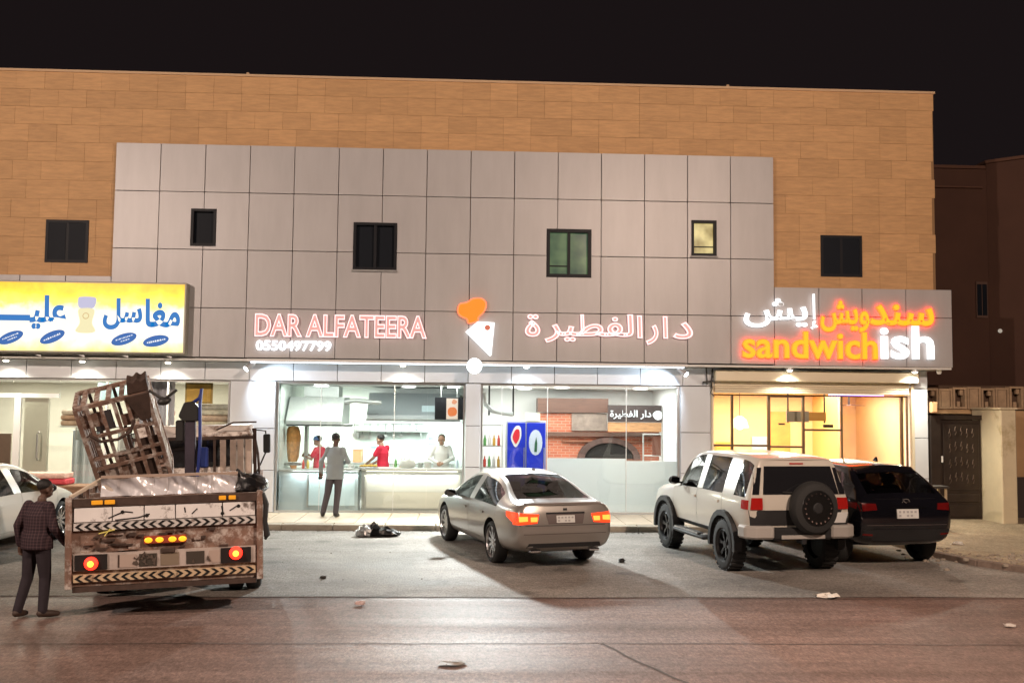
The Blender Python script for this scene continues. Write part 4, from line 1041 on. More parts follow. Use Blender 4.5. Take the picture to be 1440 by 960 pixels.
# ------------------------------------------------------------------ loaded truck
t = trk = thing('flatbed_truck', 'rusty loaded flatbed truck with glowing red tail lights seen from behind', 'truck', (4.19, -9.66, .03), 0)
trk.rotation_euler = (0, R(-1.7), R(11))
rust = M('rusty_brown_metal', (.23, .145, .11), .75, .2, var=.35, vscale=6, dirt=((.55, .50, .46), .34, 7))
rust2 = M('dark_rusty_metal', (.07, .045, .036), .8, .2, var=.3, vscale=9)
wmet = M('scuffed_white_metal', (.80, .79, .78), .5, 0, var=.06, vscale=4, dirt=((.10, .07, .055), .14, 5))
amber = M('amber_lens_lit', (.8, .35, .03), .3, emit=((1, .45, .02), .25))
redl = E('truck_red_light', (1, .02, .008), 4.5); hot = E('truck_light_core', (1, .24, .015), 9)
def L_(mb, name, mat, parent=None, **k): return mb.build(name, mat, parent or trk, local=True, **k)
H0, H1 = .36, 1.34; HH = H1-H0
zz = lambda f: H1-f*HH
L_(MB().cyl((-.9, 1.75, .33), (.9, 1.75, .33), .08).sphere((0, 1.75, .33), .2), 'rear_axle', rust2)  # unseen undercarriage, added so less light passes under the truck
L_(MB().box(-.55, .55, 2.2, 2.7, .35, .7), 'spare_tyre_box', rust2)
L_(MB().box(-.8, .8, 4.3, 5.9, .25, .6), 'engine_block', rust2)
bed = L_(MB().box(-1.0, 1.0, .10, 4.05, .92, 1.02), 'bed_floor', rust)
L_(MB().box(-.45, -.33, .15, 5.6, .66, .915).box(.33, .45, .15, 5.6, .66, .915).box(-.33, .33, 1.2, 1.3, .7, .8).box(-.33, .33, 3, 3.1, .7, .8), 'chassis_rail', rust2)
tg = L_(MB().box(-1.06, 1.06, .03, .09, H0, H1), 'tailgate', rust)
for x in (-1.075, 1.005): L_(MB().box(x, x+.07, -.03, .06, H0-.02, H1+.02), 'corner_post', rust, tg, bevel=.008)
L_(MB().box(-1.0, 1.0, -.015, .028, zz(.095), zz(0)), 'top_rail', rust2, tg)
for a, b in ((-.80, -.68), (-.66, -.55), (.58, .66), (.69, .77)): L_(MB().box(a, b, -.035, -.017, zz(.070), zz(.020)), 'amber_lamp', amber, tg, bevel=.006)
xs = [-.99, -.58, -.24, .10, .62, .99]
for a, b in zip(xs, xs[1:]): L_(MB().box(a+.006, b-.006, -.012, .028, zz(.265), zz(.105)), 'white_panel', wmet, tg, bevel=.003)
random.seed(2); mb = MB()
ck = [(-.62, .23), (-.55, .2), (-.45, .16), (-.36, .175)], [(-.55, .255), (-.3, .235), (-.18, .2)], [(.2, .14), (.21, .2)], [(.28, .22), (.34, .16)], [(.7, .2), (.78, .15)], [(.61, .14), (.63, .24)]
for q in ck:
    for (a, b) in zip(q, q[1:]): mb.bar((a[0], -.014, zz(a[1])), (b[0], -.014, zz(b[1])), .014, .004, (0, 1, 0))
for c in ((-.47, .165), (-.21, .215), (.80, .15), (.62, .23)): mb.cyl((c[0], -.013, zz(c[1])), (c[0], -.017, zz(c[1])), .022, n=7)
L_(mb, 'scratches', M('black_scuff', (.01, .009, .009), .9), tg)['kind'] = 'stuff'
def chevrons(f0, f1, col, nm):
    o = L_(MB().box(-.99, .99, -.012, .028, zz(f1), zz(f0)), nm, M(nm+'_paint', col, .5, dirt=((.12, .07, .05), .18, 9)), tg)
    h = (zz(f0)-zz(f1)); zc = (zz(f0)+zz(f1))/2; n = 20; p = 1.96/n; mb = MB()
    for k in range(n):
        x = -.98+(k+.5)*p; s = -1 if x < 0 else 1; w = p*.42; d = p*.45
        for sg in (-1, 1):
            mb.prism([(x+s*d, zc), (x+s*(d-w), zc), (x-s*(d-.0)-s*w*.2, zc+sg*h*.46), (x-s*(d-w)-s*w*.2, zc+sg*h*.46)], -.016, -.013)
    L_(mb, 'black_arrows', M('black_scuff'), o)
chevrons(.275, .36, (.62, .60, .58), 'upper_chevron_strip')
chevrons(.86, .945, (.60, .46, .30), 'lower_chevron_strip')
mb = MB(); mb.box(-.24, .22, -.028, .028, zz(.545), zz(.455)); o = L_(mb, 'marker_lamp_bar', M('marker_red', (.35, .06, .03), .5), tg, bevel=.006)
for k, x in enumerate((-.19, -.07, .07, .18)): L_(MB().sphere((x, -.03, zz(.5)), (.045, .012, .032), 10, 6), 'marker_lamp', M('marker_glow', (.8, .35, .02), .3, emit=((1, .46, .02), 1.3)), o, smooth=True)
random.seed(8)
for k in range(26):
    x = random.uniform(-.95, .95); w = random.uniform(.03, .16); h = random.uniform(.012, .035); f = random.uniform(.385, .60)
    if -.3 < x < .3 and .43 < f < .57: continue
    L_(MB().box(x, min(x+w, .98), -.008, .028, zz(f)-h, zz(f)), 'scrap_patch', random.choice((rust2, rust, wmet, rust2)), tg)
L_(MB().bar((-.72, -.02, zz(.40)), (-.55, -.02, zz(.36)), .03, .01).bar((-.66, -.02, zz(.43)), (-.6, -.02, zz(.35)), .03, .01), 'yellow_ribbon', M('yellow_ribbon', (.8, .72, .2), .6), tg)
lp = L_(MB().box(-.99, .99, -.006, .028, zz(.82), zz(.625)), 'lamp_panel', M('dull_grey_metal', (.52, .45, .41), .6, .2, var=.2, vscale=5), tg)
for a, b, m_, nm in ((-.52, -.42, rust2, 'dark_cutout'), (-.50, -.32, M('sticker_pale', (.45, .36, .31), .6), 'sticker'), (-.29, -.10, M('sticker_dark', (.06, .05, .04), .5), 'sticker'),
                 (-.06, .14, M('plate_bronze', (.24, .19, .14), .5), 'number_plate'), (.22, .42, M('sticker_dark'), 'sticker'), (.47, .60, M('sticker_pale'), 'sticker')):
    L_(MB().box(a, b, -.012+(.002 if nm == 'dark_cutout' else 0), -.0065, zz(.80), zz(.655)), nm, m_, lp)
mb = MB()
for k in range(22):
    x = random.choice((random.uniform(-.48, -.3), random.uniform(.24, .6), random.uniform(-.28, -.12))); z = zz(random.uniform(.67, .79))
    mb.prism([(x, z), (x+random.uniform(.02, .06), z+random.uniform(-.03, .01)), (x+random.uniform(.0, .05), z+random.uniform(.02, .05))], -.0165-.0004*k, -.0125)
L_(mb, 'sticker_print', M('sticker_print', (.10, .075, .06), .6), lp)['kind'] = 'stuff'
for x, f in ((-.80, .735), (.77, .70)):
    L_(MB().box(x-.17, x+.17, -.02, -.0065, zz(.81), zz(.635)), 'lamp_backing', M('black_scuff'), lp)
    o = L_(MB().lathe([(0, -.06), (.045, -.056), (.07, -.042), (.075, -.02)], (x, 0, zz(f)), 'y', 20), 'taillight', redl, lp, smooth=True)
    L_(MB().sphere((x, -.066, zz(f)), (.034, .02, .034), 12, 8), 'bulb', hot, o, smooth=True)
L_(MB().box(-.06, .1, -.03, .028, zz(.66), zz(.60)), 'latch', rust2, tg, bevel=.01)
L_(MB().box(-1.0, 1.0, .0, .5, H0-.06, H0-.005), 'bumper_beam', rust2)
for s in (-1, 1):
    L_(MB().box(s*1.03-.02, s*1.03+.02, .1, 4.0, 1.03, 1.36), 'side_board', rust)
    for y in (1.75, 4.9):
        for dx in ((.72, .94) if y < 2 else (.85,)):
            wheel(trk, s*dx, y, .36, .2, dalloy, 'five', .22, -.03-.03*dx*s)
    L_(MB().box(s*.83-.22, s*.83+.22, 1.3, 1.32, .14, .66), 'mud_flap', M('black_plastic'), None)
    L_(MB().box(s*.75-.2, s*.75+.2, 2.6, 3.6, .3, .8), 'side_tank', rust2, None, bevel=.05)
L_(MB().tube([(1.07, .0, 1.33), (1.11, .0, 1.2), (1.10, -.02, 1.0), (1.12, -.01, .84), (1.10, -.03, .80)], [.03, .035, .028, .04, .02], 7), 'hanging_strap', M('black_plastic'), tg, smooth=True)
# cab
cabm = M('cab_dirty_paint', (.74, .68, .63), .5, .1, var=.15, vscale=5, dirt=((.16, .09, .06), .25, 4))
cab = L_(MB().prism([(4.25, .75), (4.25, 1.92), (4.45, 2.05), (5.35, 2.05), (5.8, 1.45), (5.95, 1.3), (5.95, .55), (4.6, .55)], -.88, .88, 'x'), 'cab', cabm, bevel=.04)
L_(MB().box(-.62, .62, 4.225, 4.245, 1.42, 1.86), 'rear_window', gl, cab)
for s in (-1, 1):
    L_(MB().prism([(4.55, 1.42), (4.55, 1.9), (5.25, 1.9), (5.6, 1.42)], s*.885-.006, s*.885+.006, 'x'), 'side_window', gl, cab)
    o = L_(MB().box(s*1.10-.06, s*1.10+.06, 5.4, 5.46, 1.55, 1.87), 'side_mirror', black_pl, cab, bevel=.02)
    L_(MB().tube([(s*.9, 5.45, 1.95), (s*1.08, 5.44, 1.92), (s*1.1, 5.44, 1.6), (s*.92, 5.4, 1.2)], .014, 6), 'mirror_arm', black_pl, o)
L_(MB().add([(-.8, 5.40, 2.0), (.8, 5.40, 2.0), (.82, 5.83, 1.44), (-.82, 5.83, 1.44)], [(0, 1, 2, 3)]), 'windshield', gl, cab)
# headboard rack behind the cab
rk = L_(MB().box(-.95, .95, 3.98, 4.02, 1.84, 1.89).box(-.95, -.9, 3.98, 4.04, 1.02, 1.95).box(.9, .95, 3.98, 4.04, 1.02, 2.0).box(.30, .34, 3.985, 4.02, 1.02, 1.84), 'headboard_rack', rust2)
for x in (.40, .55, .66, .78): L_(MB().box(x, x+.09, 3.99, 4.015, 1.03, 1.835), 'rack_plank', M('worn_plank', (.50, .41, .35), .75, var=.2, vscale=6, rnd=.15), rk)
L_(MB().tube([(.9, 4.0, 2.0), (.97, 4.1, 1.6), (1.0, 4.0, 1.2)], .02, 6).tube([(.35, 4.0, 1.99), (.6, 4.02, 2.10), (.95, 4.02, 2.10)], .014, 6), 'rack_rail', rust2, rk)
L_(MB().box(.40, .52, .5, .58, 1.36, 1.44).box(.86, .95, .5, .58, 1.36, 1.44).bar((.5, .54, 1.41), (.88, .54, 1.41), .05), 'tool_rail', M('pale_metal', (.55, .48, .42), .5), bed)
L_(MB().box(-.95, .98, .55, .75, 1.2, 1.345), 'cross_beam', rust)
# loading crane with its blue hose
cr = L_(MB().box(-.12, .12, 3.30, 3.62, 1.02, 1.2).box(-.07, .08, 3.36, 3.54, 1.2, 2.14), 'crane_column', M('crane_dark_paint', (.06, .05, .07), .5, .3, var=.2), bevel=.012)
L_(MB().prism([(-.10, 2.14), (-.16, 2.22), (-.08, 2.42), (.06, 2.44), (.16, 2.28), (.12, 2.14)], 3.33, 3.57), 'crane_head', M('black_iron'), cr, bevel=.015)
L_(MB().box(-.20, -.08, 3.36, 3.52, 1.84, 2.16), 'hydraulic_cylinder', M('black_iron'), cr, bevel=.02)
L_(MB().tube([(.02, 3.4, 2.4), (.14, 3.32, 2.48), (.17, 3.32, 2.62), (.15, 3.32, 2.4), (.15, 3.3, 1.8), (.13, 3.3, 1.5), (.10, 3.35, 1.25)], .026, 7), 'hydraulic_hose', M('blue_hose', (.02, .04, .22), .45), cr, smooth=True)
L_(MB().box(.14, .26, 3.34, 3.5, 1.45, 1.75), 'oil_tank', M('blue_paint', (.03, .06, .28), .4), cr, bevel=.02)
L_(MB().box(-.4, .3, 3.2, 3.7, 1.021, 1.3), 'crane_base', M('black_iron'), cr, bevel=.03)
def on_truck(p): 
    return trk.matrix_basis @ Vector(p)
bpy.context.view_layer.update()
tm = trk.matrix_world.copy()
# tilted scrap cage on the load bed
cg = thing('metal_cage', 'rusty tall metal cage tilted to the left on the truck bed', 'cage', tm @ Vector((-.50, 1.55, 1.36)))
cg.rotation_euler = (R(24), R(-15), R(11))
W_, D_, HT = .43, .5, 1.22
cb = MB()
ang = lambda a, b, w=.05: cb.bar(a, b, w, w)
for x in (-W_, W_):
    for y in (0, D_): ang((x, y, 0), (x, y, HT))
    for z in (.02, HT): ang((x, 0, z), (x, D_, z))
for z in (.02, HT):
    for y in (0, D_): ang((-W_, y, z), (W_, y, z))
cb.build('frame', rust, cg, local=True)
random.seed(4)
for x in (-.30, -.14, .02, .17, .31): 
    MB().box(x-.022, x+.022, -.015, .015, .04, HT-.02).build('front_bar', rust, cg, local=True)
for z in (.36, .50, .80): MB().box(-W_, W_, -.02, .02, z-.02, z+.02).build('front_rail', rust, cg, local=True)
for (a, b, c, d) in ((-.29, .0, .05, .33), (.03, .30, .05, .33), (-.13, .16, .38, .48), (-.44, -.31, .05, .3), (.18, .44, .38, .62), (-.44, -.16, .92, 1.1), (.05, .2, .84, 1.0), (.18, .42, .9, 1.2)):
    MB().box(a, b, .02, .03, c, d).build('infill_sheet', random.choice((rust, rust2)), cg, local=True)
MB().box(-.27, -.04, .03, .045, .84, 1.10).build('grey_sheet', M('grey_sheet_metal', (.12, .12, .13), .5, .4), cg, local=True)
MB().tube([(-.36, -.03, .86), (-.25, -.05, .74), (-.05, -.06, .72), (.12, -.06, .78), (.2, -.05, .92)], .02, 7).build('bent_rod', rust2, cg, True, local=True)
for y in (.10, .20, .30, .40, .48): MB().box(W_-.01, W_+.012, y-.012, y+.012, .03, HT-.02).build('side_bar', M('shop_lit_bar', (.5, .44, .38), .5, .2), cg, local=True)  # paler than the other bars: shop light on this side put in the colour
for z in (.3, .62, .95): MB().box(W_-.008, W_+.016, .03, D_-.02, z-.014, z+.014).build('side_rail', M('shop_lit_bar'), cg, local=True)
for y in (.14, .27, .40): MB().box(-W_-.012, -W_+.012, y-.02, y+.02, .03, HT-.02).build('side_bar', rust, cg, local=True)
for x in (-.33, -.18, -.04, .12): MB().box(x-.03, x+.03, .02, D_-.02, HT-.012, HT+.014).build('roof_bar', rust, cg, local=True)
for x in (-.3, 0, .3): MB().box(x-.02, x+.02, D_-.012, D_+.012, .04, HT-.02).build('rear_bar', rust2, cg, local=True)
MB().box(-W_, W_, .03, D_-.03, .0, .015).build('floor_sheet', rust, cg, local=True)
g = MB().prism([(.20, HT+.03), (.46, HT+.03), (.47, HT+.22), (.40, HT+.18), (.36, HT+.23), (.30, HT+.18), (.24, HT+.22)], -.02, .2).build('grab_head', rust2, cg, local=True, bevel=.012)
MB().prism([(.16, HT+.02), (.46, HT+.02), (.40, HT-.34), (.27, HT-.34)], -.04, .03).build('grab_jaw', rust2, cg, local=True, bevel=.01)
MB().tube([(.46, .0, HT+.02), (.56, .0, HT-.1), (.62, .0, HT-.14), (.78, .0, HT-.06)], .018, 6).sphere((.6, 0, HT-.17), (.09, .06, .05), 9, 6).build('grab_cable', M('black_iron'), cg, True, local=True)
# silver foil roll lying across the tail
fo = thing('foil_sheet', 'crinkled silver foil covered panel standing on the truck tailgate', 'foil sheet', tm @ Vector((0, .25, H1)))
fo.rotation_euler = trk.rotation_euler
random.seed(21); wv_ = [random.uniform(-1, 1) for _ in range(40)]
def foilfn(u, v):
    x = -.74+1.52*u; z = .0+.20*v
    return (x, -.04+.022*math.sin(x*9+v*3)+.016*math.sin(x*23+v*7+1)+.012*wv_[int(u*38)]+.03*math.sin(v*3.1), z+.012*math.sin(x*14)*v)
fo_m = M('silver_foil', (.78, .77, .80), .33, .35, bump=.5, bscale=9)
MB().grid(foilfn, 60, 10).build('foil_face', fo_m, fo, True, local=True, fix=False)
MB().box(-.74, .78, .02, .06, 0, .19).build('backing_board', M('pale_metal'), fo, local=True)
MB().box(-.745, .785, -.0, .065, .205, .235).build('top_edge', M('edge_brown', (.4, .3, .24), .6), fo, local=True)
sk = thing('black_sack', 'black plastic sack bulging over the right corner of the truck bed', 'sack', tm @ Vector((.93, .35, H1)))
sk.rotation_euler = trk.rotation_euler
blackbag = M('black_bag_plastic', (.008, .008, .009), .3, bump=.6, bscale=14)
mb = MB(); mb.sphere((0, 0, .06), (.20, .25, .14), 16, 10); random.seed(6)
for p in mb.v: p += Vector((random.gauss(0, .016), random.gauss(0, .016), random.gauss(0, .012)))
mb.build('bag', blackbag, sk, True, local=True); MB().cyl((-.1, 0, .16), (-.16, 0, .26), .05, .015, 8).build('knot', blackbag, sk, local=True)
pl = thing('pale_plank', 'pale wooden pole sticking up over the left corner of the truck tail', 'plank', tm @ Vector((-.98, .05, H1)))
pl.rotation_euler = trk.rotation_euler
MB().bar((-.05, -.02, .02), (.22, .35, .19), .045, .03).build('pole', M('pale_wood', (.62, .53, .42), .7), pl, local=True)
MB().bar((.1, .2, -.02), (.1, .2, .10), .03).build('prop', M('dark_plank', (.12, .07, .05), .8), pl, local=True)

# ------------------------------------------------------------------ things on the ground
bg = thing('garbage_bag', 'torn black and silver plastic bag lying in front of the kerb', 'bag', (5.95, -2.48, 0))
random.seed(15); mb = MB(); mb.sphere((.05, .02, .07), (.36, .16, .12), 20, 10)
for p in mb.v:
    p += Vector((random.gauss(0, .025), random.gauss(0, .02), random.gauss(0, .02))); p.z = max(.004, p.z*(1.25 if p.x < 0 else .8))
mb.build('black_bag', blackbag, bg)
bg.children[0].location = Vector((5.95, -2.48, 0))-Vector((5.95, -2.48, 0))
for v in bg.children[0].data.vertices: v.co += Vector((5.95, -2.48, 0))
mb = MB(); mb.sphere((-.24, -.02, .09), (.17, .15, .12), 16, 9)
for p in mb.v: p += Vector((random.gauss(0, .02), random.gauss(0, .02), random.gauss(0, .022))); p.z = max(.006, p.z)
mb.build('silver_bag', M('silver_bag_plastic', (.5, .5, .5), .3, .5, bump=.5, bscale=12), bg, local=True)
def litter(name, label, x, y, s, col, flat=.3, seed=1, z=0):
    random.seed(seed); mb = MB(); mb.sphere((x, y, z+s*flat*.6), (s, s*.7, s*flat), 9, 6)
    for p in mb.v: p += Vector((random.gauss(0, s*.2), random.gauss(0, s*.16), random.gauss(0, s*.10))); p.z = max(z+.003, p.z)
    return tag(mb.build(name, M('litter_%s' % label.split()[1], col, .6), None), label, 'litter', 'litter on the ground')
litter('crumpled_paper', 'crumpled pinkish paper cup on the road in front of the kerb bag', 6.32, -8.95, .07, (.55, .42, .40), .5, 3)
litter('plastic_scrap', 'flat white scrap of plastic on the road near the off road wagon', 12.33, -8.35, .16, (.72, .68, .62), .14, 4)
litter('dark_pebble', 'small dark lump on the ground right of the sedan', 10.06, -5.5, .055, (.02, .02, .02), .7, 5)
litter('paper_scrap', 'small pale scrap of paper at the right edge of the road', 13.8, -10.1, .07, (.55, .5, .46), .2, 6)
litter('dusty_scrap', 'flat grey scrap at the bottom edge of the road', 7.5, -11.75, .12, (.24, .21, .18), .03, 7)
litter('white_scrap', 'tiny white scrap beside the rubble at the verge', 16.4, -3.7, .12, (.7, .66, .58), .2, 8, .07)
litter('brown_scrap', 'tiny brown lump on the bare ground between truck and kerb', 5.6, -7.1, .045, (.05, .04, .03), .6, 9)
# ------------------------------------------------------------------ people
def etube(mb, pts, rad, n=12):
    """vertical-ish chain with elliptic sections (rx along x, ry along y)"""
    vs = []
    for p, (rx, ry) in zip(pts, rad):
        vs += [Vector(p)+Vector((rx*math.cos(2*math.pi*k/n), ry*math.sin(2*math.pi*k/n), 0)) for k in range(n)]
    fs = [(i*n+k, i*n+(k+1) % n, (i+1)*n+(k+1) % n, (i+1)*n+k) for i in range(len(pts)-1) for k in range(n)]
    fs += [tuple(range(n-1, -1, -1)), tuple(range((len(pts)-1)*n, len(pts)*n))]
    mb.add(vs, fs)
def limb(mb, pts, rad):
    """tapered limb with rounded joints"""
    mb.tube(pts, rad, 10)
    for p, r in zip(pts, rad): mb.sphere(p, r*1.0, 10, 7)
def fuse(mb, name, mat, parent, voxel, smooth=3):
    """overlapping pieces fused into one continuous skin"""
    o = mb.build(name, mat, parent, local=True)
    r = o.modifiers.new('r', 'REMESH'); r.mode = 'VOXEL'; r.voxel_size = voxel; r.use_smooth_shade = True
    s = o.modifiers.new('s', 'SMOOTH'); s.iterations = smooth; s.factor = .5
    o.parent = None; o.matrix_world = Matrix()
    me = ev_mesh(o); o.modifiers.clear(); old = o.data; o.data = me; bpy.data.meshes.remove(old)
    me.name = name; me.materials.clear()
    for m in (mat if isinstance(mat, list) else [mat]): me.materials.append(m)
    o.parent = parent
    return o
def hand(mb, w, d, side, curl):
    """palm and five fingers from wrist w along d; side = thumb direction"""
    d = Vector(d).normalized(); side = (Vector(side)-d*Vector(side).dot(d)).normalized(); nrm = d.cross(side).normalized()
    c = Vector(w)+d*.05
    mb.tube([Vector(w)-d*.01, Vector(w)+d*.03, Vector(w)+d*.085], [.026, .036, .034], 8)
    for k, (o_, L) in enumerate(((.028, .070), (.010, .080), (-.009, .074), (-.026, .058))):
        b = Vector(w)+d*.085+side*o_; p1 = b+(d*math.cos(curl)+nrm*math.sin(curl))*L*.5; p2 = p1+(d*math.cos(curl*2.1)+nrm*math.sin(curl*2.1))*L*.5
        mb.tube([b-d*.02, b, p1, p2], [.012, .0115, .0105, .009], 6)
    b = Vector(w)+d*.03+side*.032
    mb.tube([b-side*.012, b+side*.018+d*.022+nrm*.008, b+side*.022+d*.055+nrm*.02], [.014, .012, .010], 6)
def person(label, loc, rz, h, skin, hairc, shirt, trousers, shoes, J, sleeve='long', group=None, hair=True, cap=None, shirt_len=.93, build=1.0):
    """J overrides joints of a 1.72 m figure standing at the origin, facing +y"""
    t = thing('person', label, 'person', loc, rz, group); k = h/1.72; t.scale = (k, k, k)
    P = dict(pel=(0, 0, .94), waist=(0, .01, 1.08), chest=(0, .0, 1.27), neck=(0, .0, 1.47), head=(0, .02, 1.605),
             sl=(-.165, 0, 1.385), el=(-.225, -.03, 1.12), wl=(-.245, .05, .89), sr=(.165, 0, 1.385), er=(.225, -.03, 1.12), wr=(.245, .05, .89),
             hl=(-.09, 0, .90), kl=(-.10, .02, .49), al=(-.11, -.02, .09), hr=(.09, 0, .90), kr=(.10, .02, .49), ar=(.11, -.02, .09),
             tl=(-.13, .15, .03), tr=(.13, .15, .03), curl=.5, handl=None, handr=None, look=(0, 1, 0))
    P.update(J); V = {a: Vector(b) for a, b in P.items() if isinstance(b, tuple)}
    b = build
    mb = MB()                                                       # the body, one continuous surface
    etube(mb, [V['pel'], V['waist'], V['chest'], V['chest']*.35+V['neck']*.65], [(.13, .085), (.115, .075), (.135, .085), (.09, .06)])
    limb(mb, [V['neck']-Vector((0, 0, .07)), V['neck'], V['head']-Vector((0, 0, .05))], [.06, .055, .055])
    lk = V['look'].normalized(); rt = lk.cross(Vector((0, 0, 1))).normalized(); hd = V['head']
    mb.sphere(hd+Vector((0, 0, .025)), (.079, .092, .095), 16, 12); mb.sphere(hd+lk*.028-Vector((0, 0, .055)), (.056, .058, .055), 12, 9)
    mb.sphere(hd+lk*.086-Vector((0, 0, .03)), (.017, .02, .024), 8, 6)
    mb.tube([hd+lk*.082-Vector((0, 0, .068))-rt*.02, hd+lk*.088-Vector((0, 0, .07)), hd+lk*.082-Vector((0, 0, .068))+rt*.02], .009, 6)
    for s in (-1, 1): mb.sphere(hd+rt*s*.082-Vector((0, 0, .02))-lk*.005, (.014, .02, .032), 8, 6)
    for s in 'lr':
        limb(mb, [V['s'+s], V['e'+s], V['w'+s]], [.05, .04, .029])
        d = V['hand'+s] if P['hand'+s] else (V['w'+s]-V['e'+s])
        sg = 1 if s == 'l' else -1
        hand(mb, V['w'+s], d, (sg*.6, .8, 0) if abs(d.normalized().z) > .6 else (0, 0, 1), P['curl'])
        limb(mb, [V['h'+s], V['k'+s], V['a'+s]], [.078, .055, .042]); limb(mb, [V['a'+s]-Vector((0, 0, .03)), V['t'+s]], [.035, .03])
    body = fuse(mb, 'body', skin, t, .0105, 2)
    eye = M('eye_white', (.7, .7, .68), .3); iris = M('eye_dark', (.02, .015, .012), .3)
    for s in (-1, 1):
        e = MB().sphere(hd+lk*.076+rt*s*.032+Vector((0, 0, .005)), .011, 8, 6).sphere(hd+lk*.084+rt*s*.032+Vector((0, 0, .005)), .006, 8, 6, 1).build('eye', [eye, iris], t, True, local=True)
        MB().bar(hd+lk*.086+rt*(s*.032-.018)+Vector((0, 0, .026)), hd+lk*.086+rt*(s*.032+.018)+Vector((0, 0, .026)), .006, .007).build('eyebrow', hairc, t, local=True)
    mb = MB()                                                       # shirt
    etube(mb, [(V['pel'].x, V['pel'].y, shirt_len-.08), V['pel']+Vector((0, 0, .05)), V['waist'], V['chest'], V['chest']*.45+V['neck']*.55+Vector((0, 0, .01)), V['neck']-Vector((0, 0, .02))],
          [(.178*b, .135*b), (.172*b, .13*b), (.158*b, .118*b), (.170*b, .118*b), (.125*b, .088), (.062, .062)], 16)
    for s in 'lr':
        if sleeve == 'long': limb(mb, [V['s'+s]*.97+V['chest']*.03, V['e'+s], V['e'+s]*.08+V['w'+s]*.92], [.068, .056, .045])
        else:
            limb(mb, [V['s'+s]*.97+V['chest']*.03, V['s'+s]*.35+V['e'+s]*.65], [.07, .064])
    fuse(mb, 'shirt', shirt, t, .013, 3)
    mb = MB()
    etube(mb, [V['pel']-Vector((0, 0, .09)), V['pel'], V['waist']-Vector((0, 0, .03))], [(.155, .115), (.152, .115), (.14, .10)], 14)
    for s in 'lr': limb(mb, [V['h'+s], V['k'+s]*.5+V['h'+s]*.5, V['k'+s], V['a'+s]], [.098, .088, .072, .058])
    fuse(mb, 'trousers', trousers, t, .013, 3)
    for s in 'lr':
        a_, q = V['a'+s], V['t'+s]; mb = MB(); mid = (a_+q)/2
        limb(mb, [Vector((a_.x, a_.y, q.z+.02))-(q-a_).normalized()*.03, Vector((mid.x, mid.y, q.z+.016)), q+Vector((0, 0, .0))], [.045, .048, .038])
        for v in mb.v: v.z = max(v.z, q.z-.028)
        fuse(mb, 'shoe', shoes, t, .011, 2)
    if hair:
        mb = MB(); mb.sphere(hd+Vector((0, 0, .047))-lk*.020, (.085, .092, .083), 18, 12)
        for v in mb.v:
            f_ = (v-hd).dot(lk)
            if f_ > .02: v.z = max(v.z, hd.z+.05+min(.03, f_*.3))
            else: v.z = max(v.z, hd.z-.045)
        mb.build('hair', hairc, t, True, local=True)
    if cap:
        mb = MB(); mb.sphere(hd+Vector((0, 0, .05)), (.094, .104, .08), 18, 10)
        for v in mb.v: v.z = max(v.z, hd.z+.02)
        c = mb.build('cap', cap, t, True, local=True)
        MB().prism([tuple((hd+lk*.08+rt*a_)[:2]) for a_ in (-.07, .07)]+[tuple((hd+lk*.16+rt*a_)[:2]) for a_ in (.05, -.05)], hd.z+.022, hd.z+.034, 'z').build('cap_peak', cap, c, local=True)
    return t
def cloth(name, col=(.5, .5, .5), **k): return M(name, col, .85, bump=.25, bscale=26, spec=.2, **k)
def plaid(name, base, line, scale):
    m = M(name, base, .85, bump=.15, bscale=26, spec=.2); n = m.node_tree.nodes; l = m.node_tree.links
    tc = n.new('ShaderNodeTexCoord'); sp = n.new('ShaderNodeSeparateXYZ'); l.new(tc.outputs['Object'], sp.inputs[0])
    def stripe(a):
        q = n.new('ShaderNodeMath'); q.operation = 'MULTIPLY'; q.inputs[1].default_value = scale; l.new(a, q.inputs[0])
        f = n.new('ShaderNodeMath'); f.operation = 'FRACT'; l.new(q.outputs[0], f.inputs[0])
        g = n.new('ShaderNodeMath'); g.operation = 'LESS_THAN'; g.inputs[1].default_value = .28; l.new(f.outputs[0], g.inputs[0]); return g.outputs[0]
    ad = n.new('ShaderNodeMath'); ad.operation = 'ADD'; l.new(stripe(sp.outputs['X']), ad.inputs[0]); l.new(stripe(sp.outputs['Z']), ad.inputs[1])
    mu = n.new('ShaderNodeMath'); mu.operation = 'MULTIPLY'; mu.inputs[1].default_value = .5; l.new(ad.outputs[0], mu.inputs[0])
    mx = n.new('ShaderNodeMix'); mx.data_type = 'RGBA'; l.new(mu.outputs[0], mx.inputs[0]); mx.inputs[6].default_value = rgba(base); mx.inputs[7].default_value = rgba(line)
    l.new(mx.outputs[2], n['Principled BSDF'].inputs['Base Color']); return m
skin1 = M('skin_dark', (.10, .055, .038), .55); skin2 = M('skin_brown', (.36, .21, .14), .55)
hairb = M('hair_black', (.008, .007, .007), .6, bump=.4, bscale=70); hairg = M('hair_dark_brown', (.06, .045, .035), .7)
blackshoe = M('shoe_black', (.015, .013, .012), .5)
man = person('man in a dark plaid shirt walking behind the truck holding a small cup', (2.74, -9.72, 0), R(-22), 1.56, skin1, hairb,
       plaid('dark_plaid', (.030, .019, .024), (.085, .052, .058), 26), cloth('dark_trousers', (.034, .028, .034)), M('sandal_brown', (.05, .03, .022), .6),
       dict(kl=(-.13, .0, .49), al=(-.19, -.08, .09), tl=(-.22, .08, .03), kr=(.09, .06, .49), ar=(.10, .03, .09), tr=(.17, .20, .03), er=(.26, .0, 1.11), wr=(.30, .17, .90),
            el=(-.25, -.07, 1.13), wl=(-.25, -.02, .88), chest=(0, .02, 1.27), neck=(0, .05, 1.46), head=(.01, .09, 1.585), look=(.35, 1, -.1), curl=.75), build=1.2)
bpy.context.view_layer.update()
def at_person(p, q): return p.matrix_world @ Vector(q)
c = at_person(man, (.32, .27, .86))
